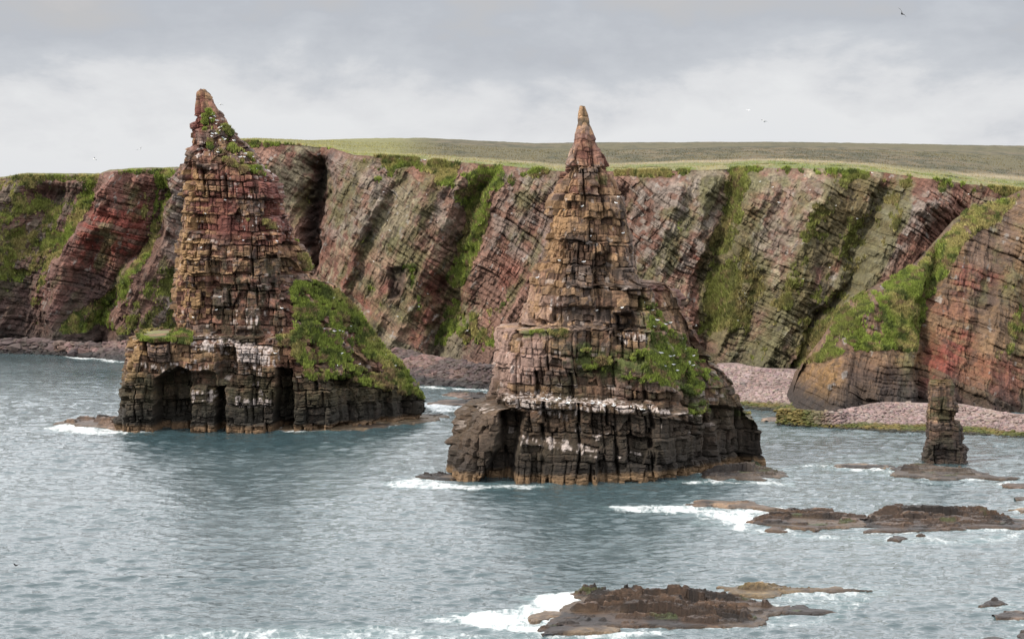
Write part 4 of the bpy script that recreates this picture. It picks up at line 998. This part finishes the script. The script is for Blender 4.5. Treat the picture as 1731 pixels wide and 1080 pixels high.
    mx = N(t, 'ShaderNodeMixShader'); L(mr.outputs[0], mx.inputs[0]); L(b.outputs[0], mx.inputs[1]); L(df.outputs[0], mx.inputs[2]); L(mx.outputs[0], out.inputs[0])
    o = make_mesh('sea', co, grid_faces(*X.shape), C, m, smooth=True, attrs={'foam': foam})
    tag(o, kind='structure')
build_sea()

# ================================================================== seabirds
def bird_mesh(name, flying, seed=0):
    """one continuous little body: bill, head, breast, tail, with folded or spread wings"""
    prof = [(-.33, .012, .0), (-.26, .035, .0), (-.14, .075, .0), (0, .098, -.01), (.12, .09, .01), (.20, .055, .05), (.25, .048, .09), (.30, .042, .095), (.335, .012, .09), (.37, .004, .08)]
    n = 8; co = []; col = []
    for (x, r, z) in prof:
        for k in range(n):
            a = math.tau * k / n
            co.append((x, r * math.cos(a), .13 + z + r * 1.05 * math.sin(a)))
            c = (.80, .80, .78)
            if -.3 < x < .15 and math.sin(a) > .5: c = (.42, .44, .46)
            if x > .33: c = (.55, .42, .06)
            col.append(c)
    f = []
    for i in range(len(prof) - 1):
        for k in range(n):
            f.append((i * n + k, i * n + (k + 1) % n, (i + 1) * n + (k + 1) % n, (i + 1) * n + k))
    def quadstrip(pts, c):
        b = len(co)
        for (p, q, th) in pts:
            for (x, y, z) in ((p[0], p[1], p[2] + th), (q[0], q[1], q[2] + th), (q[0], q[1], q[2] - th), (p[0], p[1], p[2] - th)):
                co.append((x, y, z)); col.append(c if abs(y) < .55 else (.10, .10, .11))
        for i in range(len(pts) - 1):
            for k in range(4):
                f.append((b + 4 * i + k, b + 4 * i + (k + 1) % 4, b + 4 * i + 4 + (k + 1) % 4, b + 4 * i + 4 + k))
    for s_ in (1, -1):
        if flying:
            quadstrip([((-.10, s_ * .05, .15), (.13, s_ * .05, .16), .015), ((-.08, s_ * .28, .27), (.16, s_ * .28, .29), .012), ((-.14, s_ * .50, .27), (.05, s_ * .50, .28), .008), ((-.24, s_ * .72, .20), (-.20, s_ * .72, .20), .003)], (.42, .44, .46))
        else:
            quadstrip([((.12, s_ * .088, .16), (.10, s_ * .07, .20), .012), ((-.05, s_ * .10, .13), (-.04, s_ * .07, .21), .012), ((-.22, s_ * .05, .13), (-.22, s_ * .035, .17), .01), ((-.38, s_ * .02, .13), (-.38, s_ * .012, .14), .004)], (.40, .42, .44))
            quadstrip([((.02, s_ * .04, .06), (.05, s_ * .04, .06), .006), ((.03, s_ * .04, -.02), (.05, s_ * .04, -.02), .006)], (.5, .35, .1))
    me_o = make_mesh(name, np.array(co), np.array(f), np.array(col), M_BIRD, smooth=True)
    return me_o
M_BIRD = rock_material('plumage', 0.0, 1.0, .7, .02, 1.0)
M_DARK = bpy.data.materials.new('dark_plumage'); M_DARK.use_nodes = True
M_DARK.node_tree.nodes['Principled BSDF'].inputs['Base Color'].default_value = (.03, .03, .032, 1)
M_DARK.node_tree.nodes['Principled BSDF'].inputs['Roughness'].default_value = .7
def birds():
    protos = {}
    rg = np.random.default_rng(9)
    info = {'west': ('small white gull perched on the leaning sea stack', 'white gulls perched on the leaning stack'),
            'east': ('small white gull perched on the pyramid sea stack', 'white gulls perched on the pyramid stack'),
            'cliff': ('tiny white gull perched on the long cliff behind the stacks', 'white gulls perched on the long cliff')}
    spots = list(GULLS)
    n = coB.shape[0] * coB.shape[1]
    px, py = proj(coB[..., 0], coB[..., 1], coB[..., 2])
    ok = ((px > 560) & (px < 1720) & (coB[..., 2] > 8)).ravel().astype(float); ok /= ok.sum()
    for k in rg.choice(n, 45, p=ok, replace=False):
        p = coB.reshape(-1, 3)[k]; spots.append(('cliff', float(p[0]), float(p[1]) - .3, float(p[2]) + .1, rg.uniform(0, 6.28)))
    proto = None
    for (key, x, y, z, r) in spots:
        if proto is None:
            o = proto = bird_mesh('gull', False)
        else:
            o = proto.copy(); S.collection.objects.link(o)
        o.location = (x, y, z); o.rotation_euler = (0, 0, r)
        k = float(rg.uniform(.85, 1.25)); o.scale = (k, k, k)
        tag(o, info[key][0], 'gull', info[key][1])
    fl = bird_mesh('flying_gull', True)
    dk = bird_mesh('dark_seabird', True); dk.data.materials.clear(); dk.data.materials.append(M_DARK)
    air = [(fl, 1291, 207, 300, 'small gull gliding in the sky right of the needle tip'), (fl, 372, 178, 370, 'small gull in the air just right of the leaning stack tip'),
           (fl, 160, 270, 420, 'faint gull in the sky above the far left cliffs'), (fl, 237, 253, 400, 'gull flying left of the leaning stack near its shoulder'),
           (fl, 1265, 188, 450, 'tiny far gull up and left of the gliding gull')]
    for i, (p, px_, py_, Y, lab) in enumerate(air):
        o = p if i == 0 else p.copy()
        if i: S.collection.objects.link(o)
        x, z = at(px_, py_, Y); o.location = (float(x), Y, float(z)); o.rotation_euler = (float(rg.uniform(-.5, .5)), float(rg.uniform(-.3, .3)), float(rg.uniform(0, 6.28)))
        tag(o, lab, 'gull', 'gulls in flight')
    x, z = at(1523, 25, 215); dk.location = (float(x), 215, float(z)); dk.rotation_euler = (.9, .3, 1.2)
    tag(dk, 'dark seabird banking in the upper right sky', 'seabird', 'dark seabirds in flight')
    o = dk.copy(); S.collection.objects.link(o); x, z = at(27, 957, 228); o.location = (float(x), 228, float(z)); o.rotation_euler = (.3, .2, 2.6)
    tag(o, 'dark seabird skimming the water at the lower left', 'seabird', 'dark seabirds in flight')
birds()
